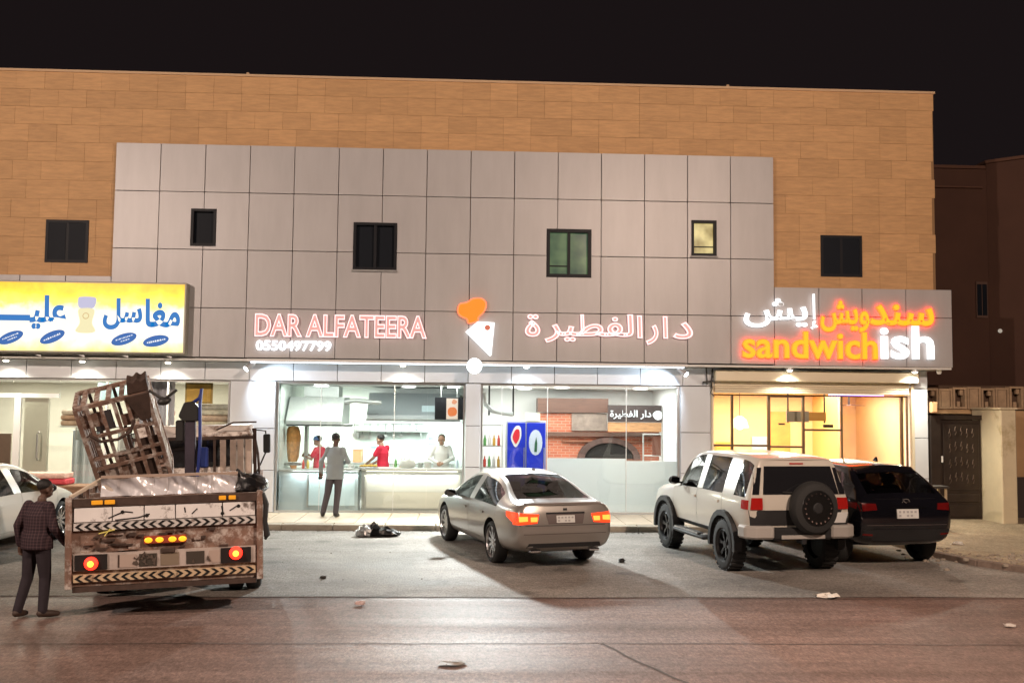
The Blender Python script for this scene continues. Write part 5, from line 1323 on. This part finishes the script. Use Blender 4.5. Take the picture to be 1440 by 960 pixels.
t = thing('paper_cup', 'small pale cup held in the hand of the man in the plaid shirt', 'cup', c-Vector((0, 0, .05)))
MB().lathe([(0, -.05), (.026, -.05), (.036, .05), (.032, .05), (.024, -.042)], c, 'z', 14).build('cup', M('cup_white', (.75, .75, .72), .4, alpha=.8), t, True)
cust = person('man in a grey blue shirt standing at the kitchen window with a phone', (4.86, -.36, .12), R(-14), 1.73, skin1, hairb,
       cloth('grey_blue_shirt', (.27, .31, .325)), cloth('grey_trousers', (.085, .078, .088)), blackshoe,
       dict(kl=(-.15, .0, .49), al=(-.23, -.04, .09), tl=(-.29, .09, .03), kr=(.06, .02, .49), ar=(.04, -.02, .09), tr=(.03, .14, .03), el=(-.29, -.04, 1.14), wl=(-.33, .04, .91), er=(.25, .08, 1.14), wr=(.10, .22, 1.10), curl=.9), shirt_len=.86, build=1.08)
bpy.context.view_layer.update()
c = at_person(cust, (-.36, .10, .83))
t = thing('mobile_phone', 'black phone in the lowered hand of the man at the kitchen window', 'phone', c)
bx('case', M('phone_black', (.01, .01, .012), .2), t, c.x-.04, c.x+.04, c.y-.012, c.y+.012, c.z-.07, c.z+.08, bevel=.006)
red = cloth('red_tshirt', (.62, .025, .06)); whitec = cloth('white_shirt', (.74, .74, .72))
person('cook in a red shirt and blue cap looking at a phone behind the counter', (4.22, 1.75, .12), R(70), 1.62, skin2, hairb, red, cloth('black_trousers', (.02, .02, .022)), blackshoe,
       dict(er=(.22, .10, 1.16), wr=(.10, .34, 1.24), el=(-.22, .10, 1.16), wl=(-.12, .33, 1.22), look=(0, 1, -.3), head=(0, .06, 1.59)), 'short', cap=M('blue_cap', (.12, .25, .55), .7))
person('cook in a red shirt with pale sleeves bending over a tray of food', (5.68, 1.7, .12), R(62), 1.68, skin2, hairb, red, cloth('black_trousers'), blackshoe,
       dict(er=(.23, .12, 1.16), wr=(.12, .36, 1.0), el=(-.23, .12, 1.16), wl=(-.14, .38, 1.0), head=(0, .09, 1.57), neck=(0, .05, 1.46), look=(0, 1, -.35)), 'short')
person('cook in white with grey hair working at the right end of the counter', (7.02, 1.62, .12), R(176), 1.70, skin2, hairg, whitec, cloth('black_trousers'), blackshoe,
       dict(er=(.27, .10, 1.15), wr=(.06, .30, 1.05), el=(-.27, .10, 1.15), wl=(-.06, .30, 1.05), head=(0, .08, 1.575), look=(0, 1, -.4)), 'long', build=1.1)

# ------------------------------------------------------------------ kitchen shop
wlam = M('white_laminate', (.74, .76, .74), .35); bluel = M('pale_blue_laminate', (.50, .60, .63), .3); stl = M('stainless_steel', (.55, .56, .55), .28, .85, var=.04)
stl_d = M('stainless_steel_dull', (.40, .42, .40), .42, .3, var=.05)
t = thing('display_counter', 'pale blue glass fronted counter at the left of the kitchen shop', 'counter', (4.35, 1.05, .12))
bx('base', bluel, t, 3.5, 5.22, .78, 1.35, .12, .98); bx('top', stl_d, t, 3.48, 5.24, .74, 1.4, .982, 1.02, bevel=.005)
bx('glass_front', M('counter_glass', (.52, .62, .62), .12, emit=(S(190, 210, 212), .38)), t, 4.15, 5.15, .765, .779, .25, .9); bx('edge_strip', stl, t, 4.11, 4.145, .76, .779, .2, .95)  # the front pane glows in place of light inside the display
bx('cup_tray', wlam, t, 4.75, 5.1, .75, .95, 1.021, 1.06, bevel=.01)
t = thing('serving_counter', 'long white serving counter at the right of the kitchen shop', 'counter', (6.4, 1.05, .12))
bx('base', wlam, t, 5.32, 7.5, .80, 1.4, .12, 1.0); bx('top', M('counter_top', (.78, .78, .74), .3), t, 5.28, 7.52, .76, 1.45, 1.002, 1.06, bevel=.006)
for a, b, c, d in ((5.30, 5.36, .14, .995), (7.45, 7.5, .14, .995)): bx('edge_strip', stl, t, a, b, .775, .799, c, d)
bx('edge_strip', stl, t, 5.36, 7.45, .775, .799, .95, .995); bx('edge_strip', stl, t, 5.36, 7.45, .775, .799, .14, .18)
bx('front_panel', M('panel_cream', (.76, .74, .66), .35), t, 5.4, 7.41, .785, .798, .2, .55); bx('front_panel', wlam, t, 5.4, 7.41, .785, .798, .555, .93)
t = thing('counter_light', 'thin warm light strip under the lip of the white counter', 'light', (6.4, .77, .96))
bx('strip', E('counter_strip_glow', (1, .93, .72), 4), t, 5.4, 7.4, .752, .757, 1.0, 1.012)
area('strip_glow', (6.4, .70, 1.03), (R(-28), 0, 0), 2.1, .04, 34, (1, .94, .78), t); area('strip_glow', (4.5, .70, 1.03), (R(-28), 0, 0), 1.4, .04, 24, (.92, 1, 1), t)  # area lamps added to brighten both counter fronts; the left has no strip
t = thing('food_tray', 'flat tray of yellow food on the left end of the white counter', 'tray', (5.45, 1.05, 1.06))
bx('tray', stl, t, 5.2, 5.62, .84, 1.2, 1.062, 1.085, bevel=.006)
mb = MB(); random.seed(31)
for k in range(30): mb.sphere((random.uniform(5.25, 5.58), random.uniform(.88, 1.16), 1.10), random.uniform(.02, .035), 6, 4)
mb.build('food', M('yellow_food', (.72, .46, .10), .6, var=.2, vscale=20), t, True)['kind'] = 'stuff'
t = thing('plastic_bag', 'white plastic carrier bag standing on the middle of the white counter', 'bag', (6.28, 1.0, 1.06))
mb = MB(); mb.sphere((6.28, 1.0, 1.16), (.19, .1, .11), 14, 9); random.seed(3)
for p in mb.v: p += Vector((random.gauss(0, .012), random.gauss(0, .01), random.gauss(0, .012))); p.z = max(1.062, p.z)
mb.build('bag', M('white_plastic', (.78, .8, .78), .4), t, True)
MB().tube([(6.2, 1.0, 1.25), (6.24, 1.0, 1.36), (6.29, 1.0, 1.38), (6.33, 1.0, 1.27)], .012, 6).build('handle', M('white_plastic'), t, True)
for i, (x, y, r, hh, lb) in enumerate(((6.55, 1.25, .07, .10, 'small steel bowl right of the white carrier bag'), (6.72, 1.15, .09, .13, 'white plastic tub on the counter beside the cook in white'),
                                   (5.05, 1.15, .06, .09, 'small white cup at the right end of the blue counter'), (3.75, 1.1, .08, .07, 'small dish of food below the meat spit'))):
    o = MB().lathe([(0, 0), (r*.8, 0), (r, hh), (r*.93, hh), (r*.7, .012), (0, .012)], (x, y, 1.063 if x > 5.25 else 1.021), 'z', 16).build('bowl', [stl_d, wlam, wlam, M('dish_food', (.6, .3, .12), .5)][i], None, True)
    tag(o, lb, 'bowl')
t = thing('meat_spit', 'tall orange brown cone of meat on a spit at the left of the kitchen', 'meat spit', (3.62, 1.75, 1.02))
mb = MB(); prof = [(.0, 1.14), (.10, 1.14), (.125, 1.25), (.15, 1.5), (.155, 1.7), (.14, 1.86), (.11, 1.94), (0, 1.95)]
mb.lathe(prof, (3.62, 1.75, 0), 'z', 20); random.seed(4)
for p in mb.v: p += Vector((random.gauss(0, .008), random.gauss(0, .008), 0))
mb.build('meat', M('roast_meat', (.74, .36, .11), .5, var=.3, vscale=12, bump=.5, bscale=25), t, True)
MB().cyl((3.62, 1.75, 1.022), (3.62, 1.75, 2.15), .014).build('spit_rod', stl, t); MB().lathe([(0, 0), (.2, 0), (.21, .05), (.19, .05), (.18, .015), (0, .015)], (3.62, 1.75, 1.06), 'z', 20).build('drip_tray', stl, t, True)
bx('burner_panel', stl_d, t, 3.88, 3.94, 1.7, 1.95, 1.03, 2.0)
t = thing('extractor_hood', 'large sloping stainless steel hood over the meat spit', 'hood', (4.0, 2.0, 1.9))
MB().prism([(1.4, 2.0), (1.4, 2.08), (1.9, 2.62), (3.0, 2.62), (3.0, 2.0)], 3.5, 4.75, 'x').build('canopy', stl_d, t)
MB().box(3.52, 5.0, 1.36, 1.44, 1.96, 2.0).build('dark_rim', M('rim_dark', (.05, .05, .05), .4), t)
bx('duct', stl_d, t, 3.8, 4.6, 2.0, 2.7, 2.63, 2.88); MB().tube([(4.7, 1.9, 2.5), (5.0, 1.9, 2.55), (5.35, 1.9, 2.52), (5.6, 1.9, 2.5)], .055, 8).build('pipe', stl, t, True)
t = thing('extractor_hood', 'long white stainless hood with a steel bottom rail over the back kitchen', 'hood', (6.3, 3.2, 2.1))
MB().prism([(2.6, 2.14), (2.6, 2.22), (3.1, 2.75), (4.5, 2.75), (4.5, 2.14)], 5.2, 7.4, 'x').build('canopy', M('hood_white_steel', (.42, .46, .48), .4, .3), t)
bx('bottom_rail', stl, t, 5.18, 7.42, 2.58, 2.64, 2.07, 2.135)
bx('label_plate', M('label_pale_blue', (.5, .62, .66), .4), t, 6.5, 6.85, 2.66, 2.68, 2.3, 2.45)
t = thing('kitchen_shelf', 'steel wall shelf with white boxes behind the cooks', 'shelf', (5.4, 4.4, 1.5))
bx('shelf_board', stl, t, 4.7, 6.6, 4.2, 4.55, 1.78, 1.81)
for x in (4.8, 6.4): bx('bracket', stl, t, x, x+.03, 4.25, 4.55, 1.6, 1.779)
t = thing('work_table', 'steel work table along the back wall of the kitchen', 'table', (5.6, 4.2, .12))
bx('table_top', stl_d, t, 3.8, 7.3, 3.6, 4.5, .98, 1.02)
for x in (3.85, 5.5, 7.2): bx('leg', stl, t, x, x+.05, 3.65, 3.7, .12, .979)
for i, (x, w, hh, col, lb) in enumerate(((4.1, .3, .45, (.75, .75, .72), 'white food container at the left of the kitchen back table'), (4.75, .22, .3, (.6, .3, .15), 'orange crate on the kitchen back table'),
                                    (5.2, .25, .38, (.4, .55, .6), 'blue grey canister on the kitchen back table'), (6.4, .4, .25, (.7, .7, .66), 'flat white box on the kitchen back table'), (6.95, .2, .42, (.7, .72, .75), 'tall pale dispenser right on the kitchen back table'))):
    o = MB().box(x, x+w, 3.8, 4.15, 1.022, 1.022+hh).box(x-.01, x+w+.01, 3.79, 4.16, 1.0225+hh, 1.05+hh).build('container', M('container_%d' % i, col, .5), None, bevel=.012); tag(o, lb, 'container')
t = thing('menu_screen', 'black hanging screen showing an orange dish picture', 'screen', (7.2, 1.2, 2.4))
bx('screen_case', M('screen_black', (.01, .01, .012), .3), t, 6.86, 7.50, 1.2, 1.26, 2.14, 2.64)
bx('screen_picture', E('screen_pale', S(252, 226, 205), 1.0), t, 7.12, 7.38, 1.193, 1.199, 2.15, 2.62)
MB().prism(smooth_poly([(7.15, 2.30), (7.2, 2.22), (7.33, 2.24), (7.36, 2.34), (7.3, 2.42), (7.18, 2.40)]), 1.188, 1.192).build('dish_picture', E('screen_orange', S(245, 120, 30), 1.0), t)
MB().prism(smooth_poly([(7.24, 2.52), (7.31, 2.49), (7.36, 2.55), (7.28, 2.60)]), 1.188, 1.192).build('dish_picture', E('screen_salmon', S(240, 150, 100), 1.0), t)
for x in (7.0, 7.36): MB().cyl((x, 1.23, 2.64), (x, 1.23, 2.9), .012, n=8).build('rod', stl, t)
t = thing('wall_poster', 'small white notice with blue print on the kitchen wall', 'poster', (6.9, 4.5, 1.5))
bx('sheet', M('paper_white', (.8, .82, .85), .6), t, 6.55, 6.85, 4.57, 4.595, 1.35, 1.72); bx('print_block', M('print_blue', (.3, .4, .6), .6), t, 6.6, 6.8, 4.562, 4.568, 1.42, 1.5); bx('print_block', M('print_blue'), t, 6.6, 6.74, 4.562, 4.568, 1.56, 1.64)
def panel_lamp(x, y, z, label, w=.3):
    t = thing('ceiling_lamp', label, 'ceiling light', (x, y, z), 0, 'ceiling lamps in the shops')
    MB().lathe([(w*.55, 0), (w*.58, -.03), (w*.5, -.035)], (x, y, z), 'z', 20).build('ring', M('white_trim'), t, True)
    MB().cyl((x, y, z-.012), (x, y, z-.034), w*.5, n=20).build('diffuser', E('ceiling_lamp_glow', (1, .98, .94), 6), t)
for a in ((6.25, 1.5, 2.89, 'round ceiling lamp over the white counter'), (7.3, 1.3, 2.89, 'round ceiling lamp above the menu screen'), (4.3, 1.3, 2.89, 'round ceiling lamp in front of the sloping steel hood'),
          (8.75, 1.6, 2.91, 'ceiling lamp over the blue drinks cooler'), (9.75, 1.4, 2.91, 'ceiling lamp left of the brick oven front'), (11.6, 1.6, 2.91, 'ceiling lamp before the black header of the oven shop'), (9.0, 3.2, 2.91, 'ceiling lamp at the back of the oven shop')): panel_lamp(*a)

t = thing('utensil_rail', 'steel rail with hanging ladles and pans on the kitchen back wall', 'rail', (5.5, 4.5, 2.0))
MB().cyl((4.6, 4.52, 1.98), (6.5, 4.52, 1.98), .012, n=8).build('rail', stl, t); random.seed(17)
for k in range(9):
    x = 4.7+k*.2; h = random.uniform(.22, .34); o = MB().bar((x, 4.5, 1.97), (x, 4.5, 1.97-h), .014).build('utensil', M('rim_dark'), t)
    MB().lathe([(0, .02), (.05, .015), (.055, -.01), (0, -.015)], (x, 4.49, 1.97-h), 'y', 12).build('utensil_bowl', stl, o, True)
for k, (x, y, c, cn, ps) in enumerate(((3.95, 1.2, (.7, .05, .03), 'red', 'near the meat spit'), (4.05, 1.2, (.8, .6, .1), 'yellow', 'near the meat spit'), (5.0, .95, (.72, .72, .7), 'white', 'at the end of the blue counter'),
                              (6.0, 1.28, (.15, .35, .12), 'green', 'behind the white carrier bag'), (6.12, 1.3, (.7, .3, .05), 'orange', 'behind the white carrier bag'), (7.38, 1.2, (.6, .7, .8), 'pale blue', 'at the right end of the white counter'))):
    o = MB().lathe([(0, 0), (.03, 0), (.032, .13), (.012, .17), (.01, .2), (0, .2)], (x, y, 1.063 if x > 5.25 else 1.021), 'z', 10).build('sauce_bottle', M('sauce_%s' % cn, c, .35), None, True)
    tag(o, 'small %s sauce bottle %s' % (cn, ps), 'bottle', 'sauce bottles on the kitchen counters')
for k, (x, n_, lb) in enumerate(((4.9, 7, 'left tall stack of white paper cups on the kitchen wall shelf'), (5.6, 5, 'middle short stack of white paper cups on the kitchen wall shelf'), (6.2, 8, 'right tall stack of white paper cups on the kitchen wall shelf'))):
    mb = MB()
    for q in range(n_): mb.lathe([(.035, q*.035), (.045, q*.035+.032), (.048, q*.035+.034)], (x, 4.38, 1.812), 'z', 10)
    tag(mb.build('cup_stack', wlam, None, True), lb, 'cups', 'cup stacks on the kitchen shelf')

# ------------------------------------------------------------------ oven shop
def brick_mat():
    m = M('oven_brick', (.4, .12, .06), .7); n = m.node_tree.nodes; l = m.node_tree.links
    g = n.new('ShaderNodeNewGeometry'); s = n.new('ShaderNodeSeparateXYZ'); l.new(g.outputs['Position'], s.inputs[0]); c = n.new('ShaderNodeCombineXYZ')
    l.new(s.outputs['X'], c.inputs[0]); l.new(s.outputs['Z'], c.inputs[1]); b = n.new('ShaderNodeTexBrick'); l.new(c.outputs[0], b.inputs['Vector'])
    b.inputs['Color1'].default_value = (.46, .13, .065, 1); b.inputs['Color2'].default_value = (.36, .09, .045, 1); b.inputs['Mortar'].default_value = (.42, .25, .18, 1)
    b.inputs['Scale'].default_value = 1; b.inputs['Brick Width'].default_value = .2; b.inputs['Row Height'].default_value = .07; b.inputs['Mortar Size'].default_value = .008
    l.new(b.outputs['Color'], n['Principled BSDF'].inputs['Base Color']); return m
bk = brick_mat(); dkb = M('dark_wood', (.10, .05, .035), .5, var=.2, stretch=(1, 1, 8)); shade = M('oven_mouth_shade', (.012, .01, .009), .9)
t = thing('brick_oven', 'red brick oven wall with an arched dark opening', 'oven', (11, 4, .12))
bx('brick_wall', bk, t, 9.4, 10.4, 4.0, 4.5, .12, 2.3); bx('brick_wall', bk, t, 10.4, 12.5, 4.0, 4.5, .12, 1.85)
bx('canopy', dkb, t, 9.38, 11.18, 3.9, 4.5, 2.32, 2.68); bx('niche', M('niche_stone', (.22, .17, .14), .8, var=.25, vscale=8), t, 10.25, 11.15, 3.95, 4.5, 1.86, 2.31)
bx('ledge', dkb, t, 9.38, 12.5, 3.86, 3.995, 1.72, 1.82); bx('ledge', M('ledge_brown', (.22, .09, .05), .6), t, 10.0, 12.5, 3.9, 3.997, 1.58, 1.62)
arch = [(10.5+1.4*.5+.62*math.cos(R(180-15*k)), 1.16+.40*math.sin(R(15*k))) for k in range(13)]
MB().prism(arch, 3.90, 3.998).build('oven_mouth', shade, t)  # flat plate; the shade inside the oven is put in its dark colour
for k in range(12):
    a_, b_ = R(180-15*k), R(165-15*k); P_ = lambda r1, r2, q: (11.2+r1*math.cos(q), 1.16+r2*math.sin(q))
    MB().prism([P_(.63, .41, a_), P_(.63, .41, b_-.02), P_(.80, .54, b_-.02), P_(.80, .54, a_)], 3.84, 3.998).build('arch_brick', M('arch_brick_dark', (.10, .055, .045), .7, rnd=.3), t)
bx('oven_glow', E('ember_glow', (1, .22, .05), .8), t, 10.75, 11.6, 3.86, 3.9, 1.10, 1.17)
t = thing('header_sign', 'dark header board with white Arabic lettering over the oven', 'sign', (11.8, 3.5, 2.15))
bx('board', M('header_dark', (.045, .03, .028), .5), t, 11.12, 12.47, 3.5, 3.6, 2.1, 2.52); bx('wood_band', M('wood_band', (.42, .22, .10), .5, var=.25, vscale=5, stretch=(1, 1, 6)), t, 11.12, 12.47, 3.52, 3.6, 1.86, 2.09)
me = text_mesh('\ufe93\ufeae\ufef4\ufec4\ufed4\ufedf\ufe8d \ufead\ufe8d\ufea9', offset=.02, extrude=.01); set_text(me, bounds(me), 11.16, 12.2, 2.17, 2.40, 3.47); text_obj('lettering', me, E('header_white', (1, 1, 1), 1.6), t)
MB().prism(smooth_poly([(12.24, 2.28), (12.32, 2.38), (12.45, 2.36), (12.46, 2.2), (12.34, 2.16)]), 3.46, 3.495).build('emblem', E('header_white', (1, 1, 1), 1.6), t)
t = thing('drinks_cooler', 'blue drinks cooler with a red and white drop emblem', 'cooler', (8.97, 2.1, .12))
cbl = M('cooler_blue', (.012, .03, .42), .3, emit=((.01, .03, .5), .35))
bx('body', M('cooler_grey', (.5, .52, .55), .4), t, 8.52, 9.45, 2.03, 2.7, .12, 2.12); bx('crown', M('cooler_crown', (.8, .78, .6), .4, emit=((1, .9, .55), .5)), t, 8.98, 9.3, 2.0, 2.3, 2.125, 2.3)
bx('door', cbl, t, 8.54, 8.96, 2.0, 2.029, .2, 2.08, bevel=.01); d2 = bx('door', cbl, t, 8.99, 9.43, 2.0, 2.029, .2, 2.08, bevel=.01)
drop = smooth_poly([(8.62, 1.75), (8.72, 1.98), (8.84, 1.98), (8.86, 1.75), (8.76, 1.52), (8.68, 1.56)]); MB().prism(drop, 1.99, 1.999).build('white_drop', M('print_white', (.85, .85, .85), .4), t)
MB().prism([(8.745+(x-8.745)*.68, 1.76+(z-1.76)*.68) for x, z in drop], 1.984, 1.9895).build('red_drop', M('print_red', (.7, .03, .05), .4), t)
MB().prism([(9.2+.16*math.cos(k*.3927), 1.62+.30*math.sin(k*.3927)) for k in range(16)], 1.99, 1.999).build('white_oval', M('print_pale_blue', (.6, .7, .85), .4), t)
MB().prism([(9.17, 1.40), (9.23, 1.40), (9.24, 1.6), (9.215, 1.75), (9.18, 1.6)], 1.984, 1.9895).build('bottle_print', M('print_dark_green', (.02, .12, .06), .4), t)
for x in (8.94, 9.41): bx('handle', stl, t, x-.02, x, 1.96, 1.998, .9, 1.5)
t = thing('steel_rack', 'white steel rack with bottles left of the drinks cooler', 'rack', (8.2, 2.6, .12))
for x in (7.95, 8.42): 
    for y in (2.3, 2.8): bx('post', wlam, t, x, x+.03, y, y+.03, .12, 2.1)
for z in (.5, 1.0, 1.5, 2.0): bx('shelf', stl, t, 7.95, 8.45, 2.3, 2.83, z, z+.02)
for k in range(8):
    x = 8.02+(k % 4)*.11; z = (1.021, 1.521)[k//4]; cn, col = (('red', (.7, .06, .04)), ('green', (.12, .4, .12)), ('white', (.75, .75, .75)), ('amber', (.65, .38, .06)))[(k+k//4) % 4]
    tag(MB().lathe([(0, 0), (.035, 0), (.035, .16), (.015, .2), (.015, .25), (0, .25)], (x, 2.45, z), 'z', 10).build('bottle', M('bottle_'+cn, col, .3), None, True), 'small %s bottle on the %s shelf of the white steel rack' % (cn, ('lower', 'upper')[k//4]), 'bottle', 'bottles on the steel rack')
t = thing('hanging_bracket', 'two black rods with a white camera arm hanging inside the glass door', 'bracket', (8.3, 1.0, 2.4))
for x in (8.08, 8.62): MB().cyl((x, 1.0, 2.25), (x, 1.0, 2.915), .02, n=8).build('rod', M('black_iron'), t)
MB().tube([(7.95, 1.0, 2.75), (8.0, .98, 2.5), (8.15, .98, 2.35), (8.4, 1.0, 2.3), (8.62, 1.0, 2.28)], .05, 8).build('arm', wlam, t, True)
t = thing('oven_counter', 'white counter with boxes in front of the brick oven', 'counter', (10.8, 2.2, .12))
bx('base', wlam, t, 9.6, 12.2, 1.9, 2.5, .12, .98); bx('top', wlam, t, 9.55, 12.25, 1.86, 2.55, .982, 1.03)
for x, w, lb in ((9.9, .3, 'flat white box at the left of the oven counter'), (11.95, .25, 'small pale box at the right of the oven counter')): tag(MB().box(x, x+w, 2.0, 2.3, 1.031, 1.2).build('carton', wlam, None, bevel=.01), lb, 'box')
t = thing('display_rack', 'narrow white rack with red packets at the right of the oven shop', 'rack', (11.9, 1.4, .12))
for x in (11.62, 12.06): bx('post', wlam, t, x, x+.03, 1.4, 1.43, .12, 1.86)
for z in (.9, 1.35, 1.84): bx('shelf', wlam, t, 11.651, 12.059, 1.35, 1.6, z, z+.02)
bx('board', M('brown_board', (.3, .12, .08), .6), t, 11.85, 12.05, 1.45, 1.47, 1.37, 1.82)

# ------------------------------------------------------------------ sandwich shop
om = M('orange_board', (.80, .40, .10), .6)
t = thing('hanging_board', 'grey and orange board hung on two black rods in the sandwich shop', 'sign', (15.3, 1.2, 2.2))
bx('board', M('board_grey', (.42, .36, .30), .5), t, 14.9, 15.42, 1.2, 1.24, 2.17, 2.42); bx('board', om, t, 15.424, 15.82, 1.2, 1.24, 2.2, 2.40)
for x in (14.94, 15.79): MB().cyl((x, 1.22, 2.15), (x, 1.22, 2.84), .02, n=8).build('rod', M('black_iron'), t)
bx('lower_bracket', M('black_iron'), t, 15.76, 15.98, 1.19, 1.25, 2.05, 2.12); bx('lower_bracket', M('black_iron'), t, 14.72, 14.86, 1.19, 1.25, 2.1, 2.14)
t = thing('pendant_lamp', 'glowing round yellow pendant lamp in the sandwich shop', 'lamp', (14.2, 2.6, 2.0))
MB().lathe([(.05, .28), (.16, .2), (.22, .0), (.2, 0), (.14, .19)], (14.2, 2.6, 2.0), 'z', 20).build('lamp_shade', M('shade_cream', (.8, .7, .45), .5, emit=((1, .75, .3), .9)), t, True)
MB().sphere((14.2, 2.6, 2.05), .1).build('bulb', E('pendant_glow', (1, .80, .38), 6), t, True); MB().cyl((14.2, 2.6, 2.28), (14.2, 2.6, 2.84), .008, n=6).build('cord', M('black_iron'), t)
for x0, x1, z0, z1, c, lb in ((13.2, 13.75, 1.2, 2.4, (.75, .36, .12), 'tall brown orange picture at the left of the sandwich shop'), (14.0, 14.4, 1.0, 1.6, (.85, .45, .1), 'orange picture under the round pendant lamp'),
                      (14.95, 15.35, 1.05, 1.75, (.50, .56, .72), 'pale blue menu poster behind the hanging board'), (15.4, 15.95, 1.2, 2.4, (.82, .38, .1), 'orange panel behind the shop door'), (17.0, 17.3, .8, 1.9, (.8, .5, .18), 'tan poster at the right of the sandwich shop')):
    o = MB().box(x0, x1, 4.15, 4.19, z0, z1).build('wall_picture', M('picture_'+lb.split()[0]+lb.split()[1], c, .5, var=.15, vscale=3), None); tag(o, lb, 'picture')
t = thing('shop_counter', 'light wooden counter at the back of the sandwich shop', 'counter', (15.6, 3.2, .12))
bx('base', M('counter_wood', (.7, .42, .16), .5, var=.12, stretch=(1, 1, 6)), t, 14.4, 17.2, 3.0, 3.5, .12, 1.05); bx('top', M('counter_cream', (.8, .65, .4), .3), t, 14.35, 17.25, 2.95, 3.55, 1.052, 1.1)
bx('partition', M('partition_orange', (.88, .52, .20), .6), bld, 16.55, 16.62, 2.4, 4.19, .12, 2.83)
t = thing('purple_light', 'purple light tube under the ceiling at the right of the sandwich shop', 'light', (16.8, 1.3, 2.8))
bx('tube', E('purple_glow', (.55, .22, 1), 5), t, 16.0, 17.3, 1.5, 1.53, 2.78, 2.81); bx('holder', M('white_trim'), t, 16.0, 17.3, 1.49, 1.54, 2.812, 2.835)
area('purple_wash', (16.6, 1.6, 2.77), (R(35), 0, 0), 1.2, .1, 28, (.5, .2, 1), t); area('purple_wash', (15.0, 1.3, 2.77), (R(35), 0, 0), .7, .1, 12, (.5, .2, 1), t)
t = thing('ceiling_fan', 'thin dark ceiling fan at the right of the sandwich shop', 'fan', (16.9, 3.0, 2.6))
MB().cyl((16.9, 2.6, 2.84), (16.9, 2.6, 2.58), .02).build('stem', M('black_iron'), t)
for k in range(3): MB().bar((16.9, 2.6, 2.58), (16.9+.4*math.cos(k*2.1+.1), 2.6+.4*math.sin(k*2.1+.1), 2.57), .1, .012).build('blade', dkb, t)

# ------------------------------------------------------------------ blanket shop at the left
def blanket_stack(x0, x1, y0, z0, cols, label, hh=.11):
    t = thing('blanket_stack', label, 'blankets', ((x0+x1)/2, y0+.25, z0), 0, 'stacks of folded blankets'); random.seed(int(x0*100)+7)
    for i, c in enumerate(cols):
        d = random.uniform(-.02, .02); mb = MB(); z = z0+i*hh
        mb.prism([(y0+.04, z), (y0, z+hh*.3), (y0+.01, z+hh*.8), (y0+.05, z+hh*.97), (y0+.5, z+hh*.97), (y0+.5, z)], x0+d, x1+d, 'x')
        mb.build('blanket', M('blanket_%.2f_%.2f_%.2f' % c, c, .9, var=.25, vscale=9, bump=.5, bscale=22), t, bevel=.02)
sh_ = thing('wall_shelf', 'high shelf with bedding at the right of the blanket shop', 'shelf', (1.6, 2, 1.9)); bx('shelf_board', wlam, sh_, -1.43, 2.35, 1.2, 1.8, 1.88, 1.92)
for x in (-1.1, .4, 2.2): bx('bracket', stl, sh_, x, x+.03, 1.25, 1.75, 1.6, 1.879)
blanket_stack(1.25, 2.25, 1.15, 1.92, [(.72, .62, .48), (.7, .5, .4), (.75, .68, .58), (.7, .66, .6)], 'tall stack of beige and cream blankets on the shelf at the right end', .13)
blanket_stack(-1.4, -.5, 1.15, 1.92, [(.5, .34, .25), (.42, .26, .18), (.6, .5, .42)], 'stack of brown blankets on the shelf at the left', .12)
blanket_stack(.2, .95, 1.15, 1.92, [(.65, .45, .4), (.7, .6, .55), (.55, .35, .3)], 'stack of pinkish blankets on the shelf behind the crane', .12)
t = thing('wall_picture', 'square golden framed picture hanging in the blanket shop window', 'picture', (1.55, 1.0, 2.62))
bx('frame', M('gold_frame', (.45, .3, .1), .4, .4), t, 1.35, 1.95, 1.0, 1.03, 2.44, 2.9); bx('canvas', M('golden_canvas', (.75, .45, .10), .6, var=.15), t, 1.39, 1.91, .99, .999, 2.48, 2.86)
t = thing('hanging_fabric', 'lilac grey curtain hung behind the crane in the blanket shop', 'curtain', (.9, 1.1, 2.2))
MB().grid(lambda u, v: (.35+.75*u, 1.08+.03*math.sin(u*26), 1.93+1.0*v), 40, 3).build('fabric', cloth('lilac_fabric', (.55, .52, .60)), t, True, fix=False); MB().cyl((.3, 1.08, 2.92), (1.15, 1.08, 2.92), .012).build('rail', stl, t)
for i, (x0, x1, z1, c, lb) in enumerate(((-1.4, -.75, 1.8, (.62, .66, .70), 'pale grey blue curtain hanging at the left of the shop'), (-.4, .1, 1.75, (.74, .75, .74), 'white curtain hanging beside the truck cage'), (-.9, -.2, 2.9, (.45, .60, .62), 'pale teal fabric hanging high in the shop'), (.12, .7, 1.7, (.6, .62, .66), 'grey curtain hanging behind the truck cage'))):
    t = thing('hanging_fabric', lb, 'curtain', ((x0+x1)/2, 1.5, z1)); z0 = .5 if z1 < 2 else 2.5
    MB().grid(lambda u, v: (x0+(x1-x0)*u, 1.9+.035*math.sin(u*24+i), z0+(z1-z0)*v), 36, 3).build('fabric', cloth('fabric_%d' % i, c), t, True, fix=False); MB().cyl((x0, 1.9, z1), (x1, 1.9, z1), .012).build('rail', stl, t)
blanket_stack(-1.35, -.45, -.9, .78, [(.62, .08, .10), (.66, .45, .38)], 'red and beige folded blankets on the brown bench', .12)
t = thing('brown_bench', 'brown wooden bench on the pavement behind the white sedan', 'bench', (-.5, -.65, .12))
bw_ = M('bench_brown', (.24, .13, .07), .6, var=.2)
bx('seat', bw_, t, -1.5, 1.7, -1.0, -.35, .72, .775, bevel=.01); bx('apron', bw_, t, -1.45, 1.65, -.97, -.94, .2, .718)
for x in (-1.45, 1.6):
    for y in (-.93, -.42): bx('leg', bw_, t, x, x+.06, y, y+.06, .12, .718)
blanket_stack(.35, 1.3, -.9, .776, [(.66, .66, .64), (.6, .55, .5)], 'white folded sheets on the brown bench beside the truck', .10)
